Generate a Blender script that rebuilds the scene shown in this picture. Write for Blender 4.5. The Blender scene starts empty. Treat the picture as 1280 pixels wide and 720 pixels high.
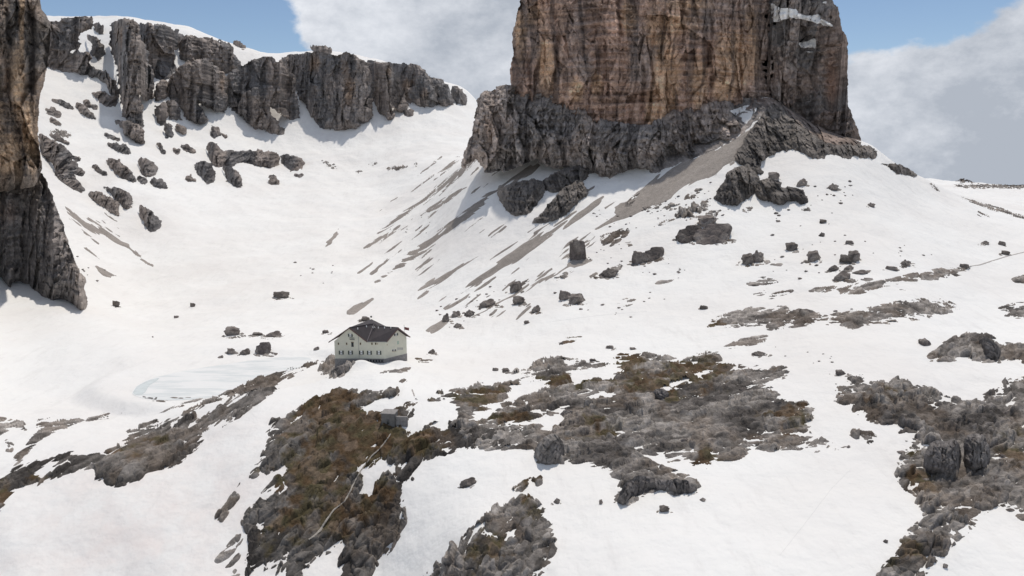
import bpy, bmesh, math, random
import numpy as np
from mathutils import Vector
random.seed(7); rng = np.random.default_rng(7)
SC = 1.3
F = 924.0; PIT = math.radians(9.8)
CZ = 64.0*SC
cp, sp = math.cos(PIT), math.sin(PIT)
scene = bpy.context.scene
COL = scene.collection

# ------------------------------------------------------------------ projection helpers
def uv_of(px, py):
    dx = (np.asarray(px, float)-640.)/F; dv = (360.-np.asarray(py, float))/F
    den = cp+dv*sp
    return dx/den, (-sp+dv*cp)/den           # X/Y and (Z-CZ)/Y
def pos(px, py, Y):
    u, s = uv_of(px, py)
    return np.stack([u*Y, Y+0*u, CZ+s*Y], -1)
def sl(py): return float(uv_of(0, py)[1])

# ------------------------------------------------------------------ numpy noise
def _h(ix, iy, iz, seed):
    h = (ix.astype(np.int64)*374761393 + iy.astype(np.int64)*668265263 + iz.astype(np.int64)*2147483647 + seed*1274126177) & 0xffffffff
    h = ((h ^ (h >> 13))*1274126177) & 0xffffffff
    h = ((h ^ (h >> 15))*2246822519) & 0xffffffff
    return ((h ^ (h >> 16)) & 0xffffff).astype(np.float32)/np.float32(0xffffff)
def noise(p, seed=0):
    i = np.floor(p).astype(np.int64); f = (p-i).astype(np.float32)
    f = f*f*f*(f*(f*6-15)+10)
    r = 0
    for a in (0, 1):
        wa = f[..., 0] if a else 1-f[..., 0]
        for b in (0, 1):
            wb = f[..., 1] if b else 1-f[..., 1]
            for c in (0, 1):
                wc = f[..., 2] if c else 1-f[..., 2]
                r = r + _h(i[..., 0]+a, i[..., 1]+b, i[..., 2]+c, seed)*wa*wb*wc
    return r*2-1
def fbm(p, o=4, seed=0, g=0.5):
    r = 0; a = 1.0; t = 0
    for k in range(o):
        r = r+a*noise(p*(2.03**k)+k*17.3, seed+k*13); t += a; a *= g
    return r/t*1.6
def ridged(p, o=4, seed=0, g=0.55):
    r = 0; a = 1.0; t = 0
    for k in range(o):
        r = r+a*(1-2*np.abs(noise(p*(2.03**k)+k*11.7, seed+k*7))); t += a; a *= g
    return r/t
def cells(p, seed=0):
    """F1 distance and a random value per cell"""
    i = np.floor(p).astype(np.int64); best = np.full(p.shape[:-1], 9., np.float32); val = np.zeros(p.shape[:-1], np.float32)
    for a in (-1, 0, 1):
        for b in (-1, 0, 1):
            for c in (-1, 0, 1):
                j0, j1, j2 = i[..., 0]+a, i[..., 1]+b, i[..., 2]+c
                d = (j0+_h(j0, j1, j2, seed)-p[..., 0])**2+(j1+_h(j0, j1, j2, seed+5)-p[..., 1])**2+(j2+_h(j0, j1, j2, seed+9)-p[..., 2])**2
                m = d < best
                best = np.where(m, d, best); val = np.where(m, _h(j0, j1, j2, seed+21), val)
    return np.sqrt(best), val

def facets(p, seed=0, tilt=1.):
    """fractured rock: every cell is a tilted plane with its own height"""
    i = np.floor(p).astype(np.int64); best = np.full(p.shape[:-1], 9., np.float32); sec = best.copy(); out = np.zeros(p.shape[:-1], np.float32); val = out.copy()
    for a in (-1, 0, 1):
        for b in (-1, 0, 1):
            for c in (-1, 0, 1):
                j = (i[..., 0]+a, i[..., 1]+b, i[..., 2]+c); h = [_h(*j, seed+k) for k in (0, 5, 9)]
                e = [j[k]+h[k]-p[..., k] for k in range(3)]; d = e[0]**2+e[1]**2+e[2]**2
                m = d < best
                v = _h(*j, seed+21); pl = (v-.5)-tilt*((_h(*j, seed+31)-.5)*e[0]+(_h(*j, seed+33)-.5)*e[1]+(_h(*j, seed+35)-.5)*e[2])
                sec = np.where(m, best, np.minimum(sec, d)); best = np.where(m, d, best); out = np.where(m, pl, out); val = np.where(m, v, val)
    return out, val, np.sqrt(sec)-np.sqrt(best)

# ------------------------------------------------------------------ terrain: control points -> thin plate surface in (u, ln Y)
CT = {
 -320: [(720,150),(600,180),(540,215),(500,255),(440,310),(385,370),(300,440),(200,520),(100,620)],
 0:   [(720,140),(660,150),(600,165),(540,190),(500,225),(440,275),(385,335),(300,430),(200,540),(100,660)],
 80:  [(720,141),(600,165),(530,198),(500,226),(440,272),(385,345),(330,420),(260,530),(200,640),(140,740),(60,880),(25,960)],
 160: [(720,142),(660,152),(600,166),(560,180),(530,200),(495,228),(450,258),(400,350),(360,430),(300,520),(240,600),(200,680),(150,770),(120,815),(55,900),(22,970)],
 240: [(360,430),(300,530),(240,650),(200,740),(160,830),(130,870),(60,950),(36,1010)],
 320: [(720,143),(660,153),(600,165),(540,182),(490,205),(460,245),(440,265),(400,350),(360,425),(300,540),(240,690),(200,800),(170,880),(150,910),(80,990),(63,1040)],
 400: [(440,262),(400,345),(360,420),(300,540),(240,700),(200,820),(165,900),(90,990),(66,1040)],
 480: [(720,145),(660,154),(600,165),(540,180),(480,203),(455,228),(440,246),(420,285),(400,335),(360,405),(300,520),(240,690),(200,800),(170,880),(140,930),(90,1020),(76,1060)],
 540: [(440,258),(400,318),(360,375),(300,470),(240,610),(200,740),(160,890),(130,960),(105,1040),(98,1080)],
 590: [(720,128),(660,140),(600,158),(540,178),(480,212),(440,258),(400,305),(360,350),(300,410),(240,470),(215,500)],
 640: [(460,232),(400,295),(360,335),(300,390),(250,430),(212,470)],
 700: [(720,124),(660,138),(600,155),(540,176),(480,208),(440,243),(400,280),(360,318),(300,370),(240,420),(205,452)],
 800: [(720,120),(660,135),(600,152),(540,175),(480,205),(440,240),(400,270),(360,305),(300,355),(240,405),(205,438)],
 960: [(720,118),(660,132),(600,149),(540,170),(480,196),(440,222),(400,250),(360,283),(300,330),(240,375),(200,405),(160,430),(128,450)],
 1080:[(720,117),(600,146),(540,164),(480,188),(420,222),(360,265),(300,318),(240,375),(200,410),(183,425)],
 1150:[(720,117),(600,145),(540,164),(480,188),(420,222),(360,270),(300,330),(240,415),(222,445)],
 1280:[(720,118),(660,130),(600,145),(540,164),(480,190),(420,230),(360,290),(300,370),(272,430),(255,600),(243,800),(235,1000)],
 1560:[(720,120),(600,150),(480,200),(360,310),(290,420),(262,600),(240,1000)],
}
pts = []
for px, (py, D) in {80:(19,1040),160:(25,1050),240:(40,1090),320:(64,1120),400:(67,1130),480:(79,1140),540:(101,1150)}.items():
    for k, dD in ((2, 0), (7, 70)):
        u, s = uv_of(px, py+k); pts.append((float(u), (D+dD)*SC, CZ+float(s)*(D+dD)*SC))
for px, rows in CT.items():
    for py, D in rows:
        u, s = uv_of(px, py); pts.append((float(u), D*SC, CZ+float(s)*D*SC))
def zp(u, Y, z): pts.append((u, Y*SC, z*SC))
for u in (-1.3, -.7, -.35, 0, .35, .7, 1.3):
    zp(u, 95, -34+10*abs(u+.1) if u < .1 else -17); zp(u, 45, -58 if u < .1 else -40)
for u in (-1.3, -.9): zp(u, 300, 20); zp(u, 600, 150); zp(u, 1000, 260)
for u in (.95, 1.3): zp(u, 200, 14); zp(u, 400, 30); zp(u, 800, 20)
for u in (-1.3, -.9, -.6, -.42): zp(u, 1300, 275); zp(u, 2000, 200); zp(u, 5200, -350)
for u, z in ((-.3, 215), (-.17, 190), (-.1, 155)): zp(u, 1300, z); zp(u, 1800, 60); zp(u, 5200, -350)
zp(-.055, 1120, 160); zp(-.055, 1300, 150)
for u in (.0, .15, .3): zp(u, 560, 90); zp(u, 800, 60); zp(u, 1300, 10); zp(u, 2200, -150); zp(u, 5200, -350)
zp(.46, 560, 44); zp(.46, 800, 38); zp(.53, 600, 36); zp(.54, 900, 39); zp(.54, 1000, 38.5)
for u in (.46, .55, .7, .95, 1.3): zp(u, 1300, -10); zp(u, 2000, -150); zp(u, 5200, -350)
P_ = np.array(pts)
KU = 2.4
q = np.stack([P_[:, 0]*KU, np.log(P_[:, 1])], 1)
def tps(r2): return 0.5*r2*np.log(r2+1e-12)
n = len(q); d2 = ((q[:, None]-q[None])**2).sum(-1)
A = np.zeros((n+3, n+3)); A[:n, :n] = tps(d2)+np.eye(n)*2e-4
A[:n, n:] = np.c_[np.ones(n), q]; A[n:, :n] = A[:n, n:].T
w = np.linalg.solve(A, np.r_[P_[:, 2], np.zeros(3)])
NU, NY = 700, 900
U0, U1, L0, L1 = -1.3, 1.3, math.log(45*SC), math.log(5200*SC)
# finer rows inside the visible 1300 m
lY = np.concatenate([np.linspace(L0, math.log(1150*SC), NY-60), np.linspace(math.log(1150*SC), L1, 61)[1:]])
uu = np.linspace(-1.15, 1.15, NU); uu = uu*(0.72+0.28*(uu/1.15)**2)
def base_z(u, l):
    r = np.full(u.shape, 0.0)
    uq = u*KU
    for k in range(n):
        r += w[k]*tps((uq-q[k, 0])**2+(l-q[k, 1])**2)
    return r+w[n]+w[n+1]*uq+w[n+2]*l
# coarse evaluation, then bilinear to the fine grid
cu = np.linspace(-1.2, 1.2, 220); cl = np.linspace(L0-.01, L1+.01, 330)
CU, CL = np.meshgrid(cu, cl, indexing='ij'); CZg = base_z(CU, CL)
def bil(G, a, b, x, y):
    fx = np.clip((x-a[0])/(a[-1]-a[0])*(len(a)-1), 0, len(a)-1.001); fy = np.clip((y-b[0])/(b[-1]-b[0])*(len(b)-1), 0, len(b)-1.001)
    ix = fx.astype(int); iy = fy.astype(int); fx = fx-ix; fy = fy-iy
    return (G[ix, iy]*(1-fx)+G[ix+1, iy]*fx)*(1-fy)+(G[ix, iy+1]*(1-fx)+G[ix+1, iy+1]*fx)*fy
def smooth(a, b, x): t = np.clip((x-a)/(b-a), 0, 1); return t*t*(3-2*t)
LAKE_Z = -7.2*SC
lk = pos(np.array([262.]), np.array([473.]), 248*SC)[0]; LKX, LKY = -95*SC/1.0, 250*SC
def height(u, Y):
    z = bil(CZg, cu, cl, u, np.log(Y))
    X = u*Y
    P = np.stack([X, Y, 0*X], -1)
    amp = np.clip(Y/500, .35, 2.2)
    z = z + fbm(P/45., 3, 3)*1.1*amp + fbm(P/11., 3, 5)*0.22*amp
    z = z + .5*ridged(np.stack([(X*.8+Y*.6)/26., (Y*.8-X*.6)/70., 0*X], -1), 3, 9)*np.clip(Y/500-.3, 0, 1.6)*(z < 200)
    # lake basin: flat ground
    e = ((X-LAKE_C[0])/LAKE_R[0])**2+((Y-LAKE_C[1])/LAKE_R[1])**2
    t = 1-smooth(.9, 1.4, e)
    z = z*(1-t)+t*(LAKE_Z-.25)
    for bx, by, br, bh in BANKS: z = z+bh*np.exp(-((X-bx)**2+((Y-by)*1.3)**2)/br**2)
    return z
def _b(px, py, Y, r, h): u, s = uv_of(px, py); return (float(u)*Y, Y, r, h)
BANKS = [_b(452, 455, 291, 4.5, 2.4), _b(500, 452, 294, 4.5, 1.8), _b(424, 455, 290, 7, 2.4)]
LAKE_C = (-94*SC, 238*SC); LAKE_R = (42*SC, 29*SC)
UU, LL = np.meshgrid(uu, lY, indexing='ij'); YY = np.exp(LL)
ZZ = height(UU, YY)
# visibility map: first hit along each ray
hu = np.linspace(-1.0, 1.0, 1500); hY = np.exp(np.linspace(math.log(60*SC), math.log(1500*SC), 1600))
HU, HY = np.meshgrid(hu, hY, indexing='ij')
ang = (height(HU, HY)-CZ)/HY
cm = np.maximum.accumulate(ang, 1)
hs = np.linspace(sl(900), sl(-260), 1500)
HIT = np.empty((1500, 1500), np.float32)
for i in range(1500):
    a = cm[i]; k = np.searchsorted(a, hs)
    k1 = np.clip(k, 1, len(hY)-1)
    a0, a1 = a[k1-1], a[k1]
    t = np.clip((hs-a0)/np.maximum(a1-a0, 1e-9), 0, 1)
    y = hY[k1-1]*(1-t)+hY[k1]*t
    if (k >= len(hY)).any():
        last = np.argmax(a >= a[-1]-1e-9); y = np.where(k >= len(hY), hY[last], y)
    HIT[i] = y
def hit(px, py):
    u, s = uv_of(px, py)
    return bil(HIT, hu, hs, u, s)
def ground(px, py): return pos(px, py, hit(px, py))
def gz(X, Y): return float(height(np.array([X/Y]), np.array([Y]))[0])

# ------------------------------------------------------------------ materials
def new_mat(name):
    m = bpy.data.materials.new(name); m.use_nodes = True; nt = m.node_tree
    b = nt.nodes['Principled BSDF']; return m, nt, b
def nd(nt, t, **k):
    x = nt.nodes.new(t)
    for a, v in k.items():
        if a in x.inputs.keys() if hasattr(x.inputs, 'keys') else False: x.inputs[a].default_value = v
        else: setattr(x, a, v)
    return x
def rock_mat(name, s1, s2, bump, lo=.62, hi=1.35, stretch=(1, 1, 1), rough=.9, f2=(.78, 1.22), rnd=False):
    """vertex tint multiplied by mottling noise, two bump scales; sizes in metres"""
    m, nt, b = new_mat(name); L = nt.links
    g = nt.nodes.new('ShaderNodeNewGeometry')
    mp = nt.nodes.new('ShaderNodeMapping'); mp.inputs['Scale'].default_value = stretch; L.new(g.outputs['Position'], mp.inputs['Vector'])
    at = nd(nt, 'ShaderNodeAttribute', attribute_name='tint')
    n1 = nt.nodes.new('ShaderNodeTexNoise'); n1.inputs['Scale'].default_value = 1/s1; n1.inputs['Detail'].default_value = 8; n1.inputs['Roughness'].default_value = .68
    n2 = nt.nodes.new('ShaderNodeTexNoise'); n2.inputs['Scale'].default_value = 1/s2; n2.inputs['Detail'].default_value = 5; n2.inputs['Roughness'].default_value = .7
    vo = nt.nodes.new('ShaderNodeTexVoronoi'); vo.feature = 'DISTANCE_TO_EDGE'; vo.inputs['Scale'].default_value = .7/s2
    for x in (n1, n2, vo): L.new(mp.outputs[0], x.inputs['Vector'])
    r1 = nt.nodes.new('ShaderNodeMapRange'); r1.inputs[1].default_value = .32; r1.inputs[2].default_value = .68; r1.inputs[3].default_value = lo; r1.inputs[4].default_value = hi
    L.new(n1.outputs[0], r1.inputs[0])
    r2 = nt.nodes.new('ShaderNodeMapRange'); r2.inputs[1].default_value = .35; r2.inputs[2].default_value = .65; r2.inputs[3].default_value = f2[0]; r2.inputs[4].default_value = f2[1]
    L.new(n2.outputs[0], r2.inputs[0])
    mu = nd(nt, 'ShaderNodeMath', operation='MULTIPLY'); L.new(r1.outputs[0], mu.inputs[0]); L.new(r2.outputs[0], mu.inputs[1])
    vm = nd(nt, 'ShaderNodeVectorMath', operation='SCALE'); L.new(at.outputs['Color'], vm.inputs[0]); L.new(mu.outputs[0], vm.inputs['Scale'])
    if rnd:
        oi = nt.nodes.new('ShaderNodeObjectInfo'); rr = nt.nodes.new('ShaderNodeMapRange'); rr.inputs[3].default_value = .62; rr.inputs[4].default_value = 1.12; L.new(oi.outputs['Random'], rr.inputs[0])
        v2 = nd(nt, 'ShaderNodeVectorMath', operation='SCALE'); L.new(vm.outputs[0], v2.inputs[0]); L.new(rr.outputs[0], v2.inputs['Scale']); vm = v2
    L.new(vm.outputs[0], b.inputs['Base Color'])
    b.inputs['Roughness'].default_value = rough; b.inputs['Specular IOR Level'].default_value = .25
    ad = nd(nt, 'ShaderNodeMath', operation='MULTIPLY_ADD'); L.new(vo.outputs['Distance'], ad.inputs[0]); ad.inputs[1].default_value = .5; L.new(n2.outputs[0], ad.inputs[2])
    bp = nt.nodes.new('ShaderNodeBump'); bp.inputs['Strength'].default_value = 1.; bp.inputs['Distance'].default_value = bump; L.new(ad.outputs[0], bp.inputs['Height']); L.new(bp.outputs[0], b.inputs['Normal'])
    return m
M_ROCK = rock_mat('weathered_rock', 3., .8, .3, .5, 1.45, f2=(.86, 1.14))
M_SCREE = rock_mat('scree_gravel', 3.2, .7, .25, .85, 1.15)
M_CLIFF = rock_mat('cliff_rock', 9., 1.5, 1.2, .68, 1.32, (1, 1, .8))
M_FAR = rock_mat('far_cliff_rock', 14., 4., 1.8, .75, 1.25, (1, 1, .45))
M_BOULD = rock_mat('boulder_rock', 1.6, .6, .35, .65, 1.3, rnd=True)

def snow_mat():
    m, nt, b = new_mat('snow'); L = nt.links
    g = nt.nodes.new('ShaderNodeNewGeometry')
    def nz(sc, det, ro=.55, vec=None):
        x = nt.nodes.new('ShaderNodeTexNoise'); x.inputs['Scale'].default_value = sc; x.inputs['Detail'].default_value = det; x.inputs['Roughness'].default_value = ro
        L.new(vec or g.outputs['Position'], x.inputs['Vector']); return x
    a = nz(.012, 4); c = nz(.09, 6, .65)
    rp = nt.nodes.new('ShaderNodeMapRange'); rp.inputs[1].default_value = .38; rp.inputs[2].default_value = .66; L.new(a.outputs[0], rp.inputs[0])
    mx = nt.nodes.new('ShaderNodeMix'); mx.data_type = 'RGBA'; L.new(rp.outputs[0], mx.inputs[0])
    mx.inputs[6].default_value = (.838, .832, .812, 1); mx.inputs[7].default_value = (.79, .77, .745, 1)
    # red desert dust lying on the lower left snow slope
    vd = nd(nt, 'ShaderNodeVectorMath', operation='DISTANCE'); vd.inputs[1].default_value = DUST; L.new(g.outputs['Position'], vd.inputs[0])
    rd = nt.nodes.new('ShaderNodeMapRange'); rd.inputs[1].default_value = 10; rd.inputs[2].default_value = 75; rd.inputs[3].default_value = 1; rd.inputs[4].default_value = 0; L.new(vd.outputs['Value'], rd.inputs[0])
    rc = nt.nodes.new('ShaderNodeMapRange'); rc.inputs[1].default_value = .35; rc.inputs[2].default_value = .65; L.new(c.outputs[0], rc.inputs[0])
    mm = nd(nt, 'ShaderNodeMath', operation='MULTIPLY'); L.new(rd.outputs[0], mm.inputs[0]); L.new(rc.outputs[0], mm.inputs[1])
    m2 = nt.nodes.new('ShaderNodeMix'); m2.data_type = 'RGBA'; L.new(mm.outputs[0], m2.inputs[0]); L.new(mx.outputs[2], m2.inputs[6]); m2.inputs[7].default_value = (.77, .715, .685, 1)
    # faint grime streaks
    mp = nt.nodes.new('ShaderNodeMapping'); mp.inputs['Scale'].default_value = (.25, .05, .25); mp.inputs['Rotation'].default_value = (0, 0, .5); L.new(g.outputs['Position'], mp.inputs[0])
    s = nz(1., 7, .7, mp.outputs[0]); rs = nt.nodes.new('ShaderNodeMapRange'); rs.inputs[1].default_value = .53; rs.inputs[2].default_value = .76; rs.inputs[3].default_value = 0; rs.inputs[4].default_value = .42; L.new(s.outputs[0], rs.inputs[0])
    m3 = nt.nodes.new('ShaderNodeMix'); m3.data_type = 'RGBA'; L.new(rs.outputs[0], m3.inputs[0]); L.new(m2.outputs[2], m3.inputs[6]); m3.inputs[7].default_value = (.64, .62, .6, 1)
    L.new(m3.outputs[2], b.inputs['Base Color'])
    b.inputs['Roughness'].default_value = .7; b.inputs['Specular IOR Level'].default_value = .15
    n1 = nz(.35, 6, .6); n2 = nz(.06, 4, .5)
    b1 = nt.nodes.new('ShaderNodeBump'); b1.inputs['Strength'].default_value = .6; b1.inputs['Distance'].default_value = .4; L.new(n1.outputs[0], b1.inputs['Height'])
    b2 = nt.nodes.new('ShaderNodeBump'); b2.inputs['Strength'].default_value = .7; b2.inputs['Distance'].default_value = 3.; L.new(n2.outputs[0], b2.inputs['Height']); L.new(b1.outputs[0], b2.inputs['Normal'])
    L.new(b2.outputs[0], b.inputs['Normal'])
    return m
DUST = tuple(float(v) for v in ground(np.array(190.), np.array(660.)))
M_SNOW = snow_mat()
def plain(name, col, rough=.8, var=.15, sc=1.5, metal=0, bump=.0):
    m, nt, b = new_mat(name); L = nt.links
    g = nt.nodes.new('ShaderNodeNewGeometry'); x = nt.nodes.new('ShaderNodeTexNoise'); x.inputs['Scale'].default_value = sc; x.inputs['Detail'].default_value = 6; x.inputs['Roughness'].default_value = .7
    L.new(g.outputs['Position'], x.inputs['Vector'])
    r = nt.nodes.new('ShaderNodeMapRange'); r.inputs[1].default_value = .3; r.inputs[2].default_value = .7; r.inputs[3].default_value = 1-var; r.inputs[4].default_value = 1+var; L.new(x.outputs[0], r.inputs[0])
    vm = nd(nt, 'ShaderNodeVectorMath', operation='SCALE'); vm.inputs[0].default_value = col[:3]; L.new(r.outputs[0], vm.inputs['Scale']); L.new(vm.outputs[0], b.inputs['Base Color'])
    b.inputs['Roughness'].default_value = rough; b.inputs['Metallic'].default_value = metal
    if bump:
        bp = nt.nodes.new('ShaderNodeBump'); bp.inputs['Distance'].default_value = bump; L.new(x.outputs[0], bp.inputs['Height']); L.new(bp.outputs[0], b.inputs['Normal'])
    return m

# ------------------------------------------------------------------ mesh helpers
def link_mesh(name, V, Fc, mat, tint=None, parent=None, smooth_=True, tri=False):
    me = bpy.data.meshes.new(name)
    V = np.asarray(V, np.float32); Fc = np.asarray(Fc, np.int32); k = Fc.shape[1]
    me.vertices.add(len(V)); me.vertices.foreach_set('co', V.ravel())
    me.loops.add(Fc.size); me.loops.foreach_set('vertex_index', Fc.ravel())
    me.polygons.add(len(Fc)); me.polygons.foreach_set('loop_start', np.arange(0, Fc.size, k, dtype=np.int32)); me.polygons.foreach_set('loop_total', np.full(len(Fc), k, np.int32))
    me.update(calc_edges=True); me.validate()
    me.polygons.foreach_set('use_smooth', np.full(len(me.polygons), smooth_, bool))
    if tint is not None:
        a = me.attributes.new('tint', 'FLOAT_COLOR', 'POINT'); t = np.ones((len(V), 4), np.float32); t[:, :3] = tint; a.data.foreach_set('color', t.ravel())
    me.materials.append(mat)
    o = bpy.data.objects.new(name, me); COL.objects.link(o); o.parent = parent
    return o
def struct(o, label=None):
    o['kind'] = 'structure'
    if label: o['label'] = label; o['category'] = label.split('|')[0] if False else o.name.split('.')[0].replace('_', ' ')
    return o
def tag(o, label, cat, group=None):
    o['label'] = label; o['category'] = cat
    if group: o['group'] = group
    return o

# snow sheet
V = np.stack([UU*YY, YY, ZZ], -1).reshape(-1, 3)
I = np.arange(NU*NY).reshape(NU, NY)
Q = np.stack([I[:-1, :-1], I[1:, :-1], I[1:, 1:], I[:-1, 1:]], -1).reshape(-1, 4)
o = link_mesh('snow_field', V, Q, M_SNOW); o['kind'] = 'structure'
# the ground below and behind the viewpoint, one wide coarse sheet
gx = np.linspace(-9000, 9000, 60); GX, GY = np.meshgrid(gx, np.linspace(-9000, 12000, 70), indexing='ij')
GZ = -430 + 0*GX
V = np.stack([GX, GY, GZ], -1).reshape(-1, 3); I = np.arange(60*70).reshape(60, 70)
o = link_mesh('ground', V, np.stack([I[:-1, :-1], I[1:, :-1], I[1:, 1:], I[:-1, 1:]], -1).reshape(-1, 4), M_SNOW); o['kind'] = 'structure'

# ------------------------------------------------------------------ polygons -> rock patches
def sdist(px, py, poly):
    """signed distance in pixels of photograph size, positive inside"""
    poly = np.asarray(poly, float); a = poly; b = np.roll(poly, -1, 0)
    d = np.full(px.shape, 1e9); ins = np.zeros(px.shape, bool)
    for (x0, y0), (x1, y1) in zip(a, b):
        ex, ey = x1-x0, y1-y0; t = np.clip(((px-x0)*ex+(py-y0)*ey)/max(ex*ex+ey*ey, 1e-9), 0, 1)
        d = np.minimum(d, (px-x0-t*ex)**2+(py-y0-t*ey)**2)
        c = ((y0 > py) != (y1 > py)); ins ^= c & (px < (x1-x0)*(py-y0)/(y1-y0 if y1 != y0 else 1e-9)+x0)
    d = np.sqrt(d); return np.where(ins, d, -d)
def chaikin(poly):
    p = np.asarray(poly, float); nx = np.roll(p, -1, 0)
    return np.stack([p*.8+nx*.2, p*.2+nx*.8], 1).reshape(-1, 2)
HOLES = [
 [(47,594),(58,595),(75,585),(83,577),(60,584)], [(235,524),(270,503),(300,488),(302,493),(285,500),(255,516)],
 [(216,532),(226,527),(224,531)], [(234,534),(246,530),(243,533)],
 [(377,716),(395,697),(410,692),(427,676),(433,680),(434,690),(425,700),(426,725),(405,740),(370,735)],
 [(320,597),(335,590),(356,582),(347,595),(335,610),(318,630),(308,640)],
 [(315,712),(335,710),(352,700),(350,712),(345,728),(318,735)], [(316,662),(330,655),(332,662),(318,668)],
 [(450,590),(465,580),(477,572),(490,579),(497,583),(480,595),(465,612),(450,615),(452,602)],
 [(524,503),(535,503),(560,500),(575,515),(565,522),(540,526),(515,537),(497,537),(508,525),(520,513)],
 [(575,527),(590,520),(602,512),(625,507),(617,520),(605,529)], [(617,527),(640,530),(635,534)],
 [(632,497),(640,485),(658,474),(675,480),(696,483),(685,487),(662,490),(652,500),(640,503)],
 [(671,522),(700,514),(710,524),(695,539),(677,535)], [(640,530),(660,533),(655,537)],
 [(831,483),(852,474),(887,460),(888,466),(872,473),(860,476),(837,485)], [(743,497),(770,495),(760,500)],
 [(714,479),(714,467),(730,462),(765,456),(781,460),(775,467),(748,474),(732,479)], [(630,474),(650,471),(640,477)],
 [(765,544),(777,549),(773,552)], [(632,665),(640,654),(643,658),(635,669)], [(455,508),(475,502),(498,493),(512,492),(515,499),(500,505),(488,512),(470,518)],
 [(805,565),(815,572),(826,577),(845,583),(855,592),(835,586),(815,580),(800,572)],
]
HOLES = [chaikin(h) for h in HOLES]
GRASS = [(400,510,35,20,1),(455,545,60,40,1),(520,555,30,20,.9),(400,590,50,45,.8),(365,640,30,40,.6),(420,640,40,30,.7),(460,640,30,25,.5),(430,500,35,10,.7),(470,620,25,20,.7),
 (690,480,45,8,.8),(780,455,25,14,1),(860,468,45,16,.9),(800,480,60,14,.7),(600,500,50,14,.6),(640,525,30,10,.7),(745,535,40,14,.5),(883,572,14,14,1),(990,520,25,18,.7),(970,450,14,14,.5),
 (895,408,14,5,1),(1150,605,24,14,.9),(1140,565,10,18,.6),(1110,500,40,18,.35),(1140,690,22,18,.5),(660,610,16,30,.6),(610,690,25,22,.6),(150,570,25,10,.5),(200,555,25,8,.5),(55,600,20,6,.7),(5,625,20,12,.7),
 (715,425,14,6,.8),(1270,560,20,25,.6),(835,495,14,8,.7),(525,450,16,6,.6)]
def grass_w(px, py):
    g = np.zeros(px.shape)
    for x, y, a, b, s in GRASS: g = np.maximum(g, s*np.exp(-(((px-x)/a)**2+((py-y)/b)**2)*.9))
    return g
def on_front(info):
    """front depth of a wall already built, so that a snow ledge can lie on it"""
    x0, y0, st_, G, _ = info
    a = np.arange(G.shape[0])*st_+x0; b = np.arange(G.shape[1])*st_+y0
    Gs = G.copy()
    for _k in range(4): Gs[1:-1, 1:-1] = np.minimum(Gs[1:-1, 1:-1], .25*(Gs[:-2, 1:-1]+Gs[2:, 1:-1]+Gs[1:-1, :-2]+Gs[1:-1, 2:]))
    return lambda x, y: bil(Gs, a, b, x, y)
def grid(poly, pad, step):
    p = np.asarray(poly); x0, y0 = p.min(0)-pad; x1, y1 = p.max(0)+pad
    return np.meshgrid(np.arange(x0, x1+step, step), np.arange(y0, y1+step, step), indexing='ij')
def compact(V, keep, nx, ny, extra=None):
    I = np.arange(nx*ny).reshape(nx, ny)
    Q = np.stack([I[:-1, :-1], I[1:, :-1], I[1:, 1:], I[:-1, 1:]], -1)[keep].reshape(-1, 4)
    used = np.unique(Q); mp = np.full(nx*ny, -1, np.int64); mp[used] = np.arange(len(used))
    return used, mp[Q]
PS = [0]
C_ROCK = np.array([.268, .245, .226]); C_DARK = np.array([.092, .082, .076]); C_SCREE = np.array([.30, .27, .245]); C_GRASS = np.array([.085, .052, .026]); C_OL = np.array([.078, .064, .032]); C_EARTH = np.array([.165, .12, .085])
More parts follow.
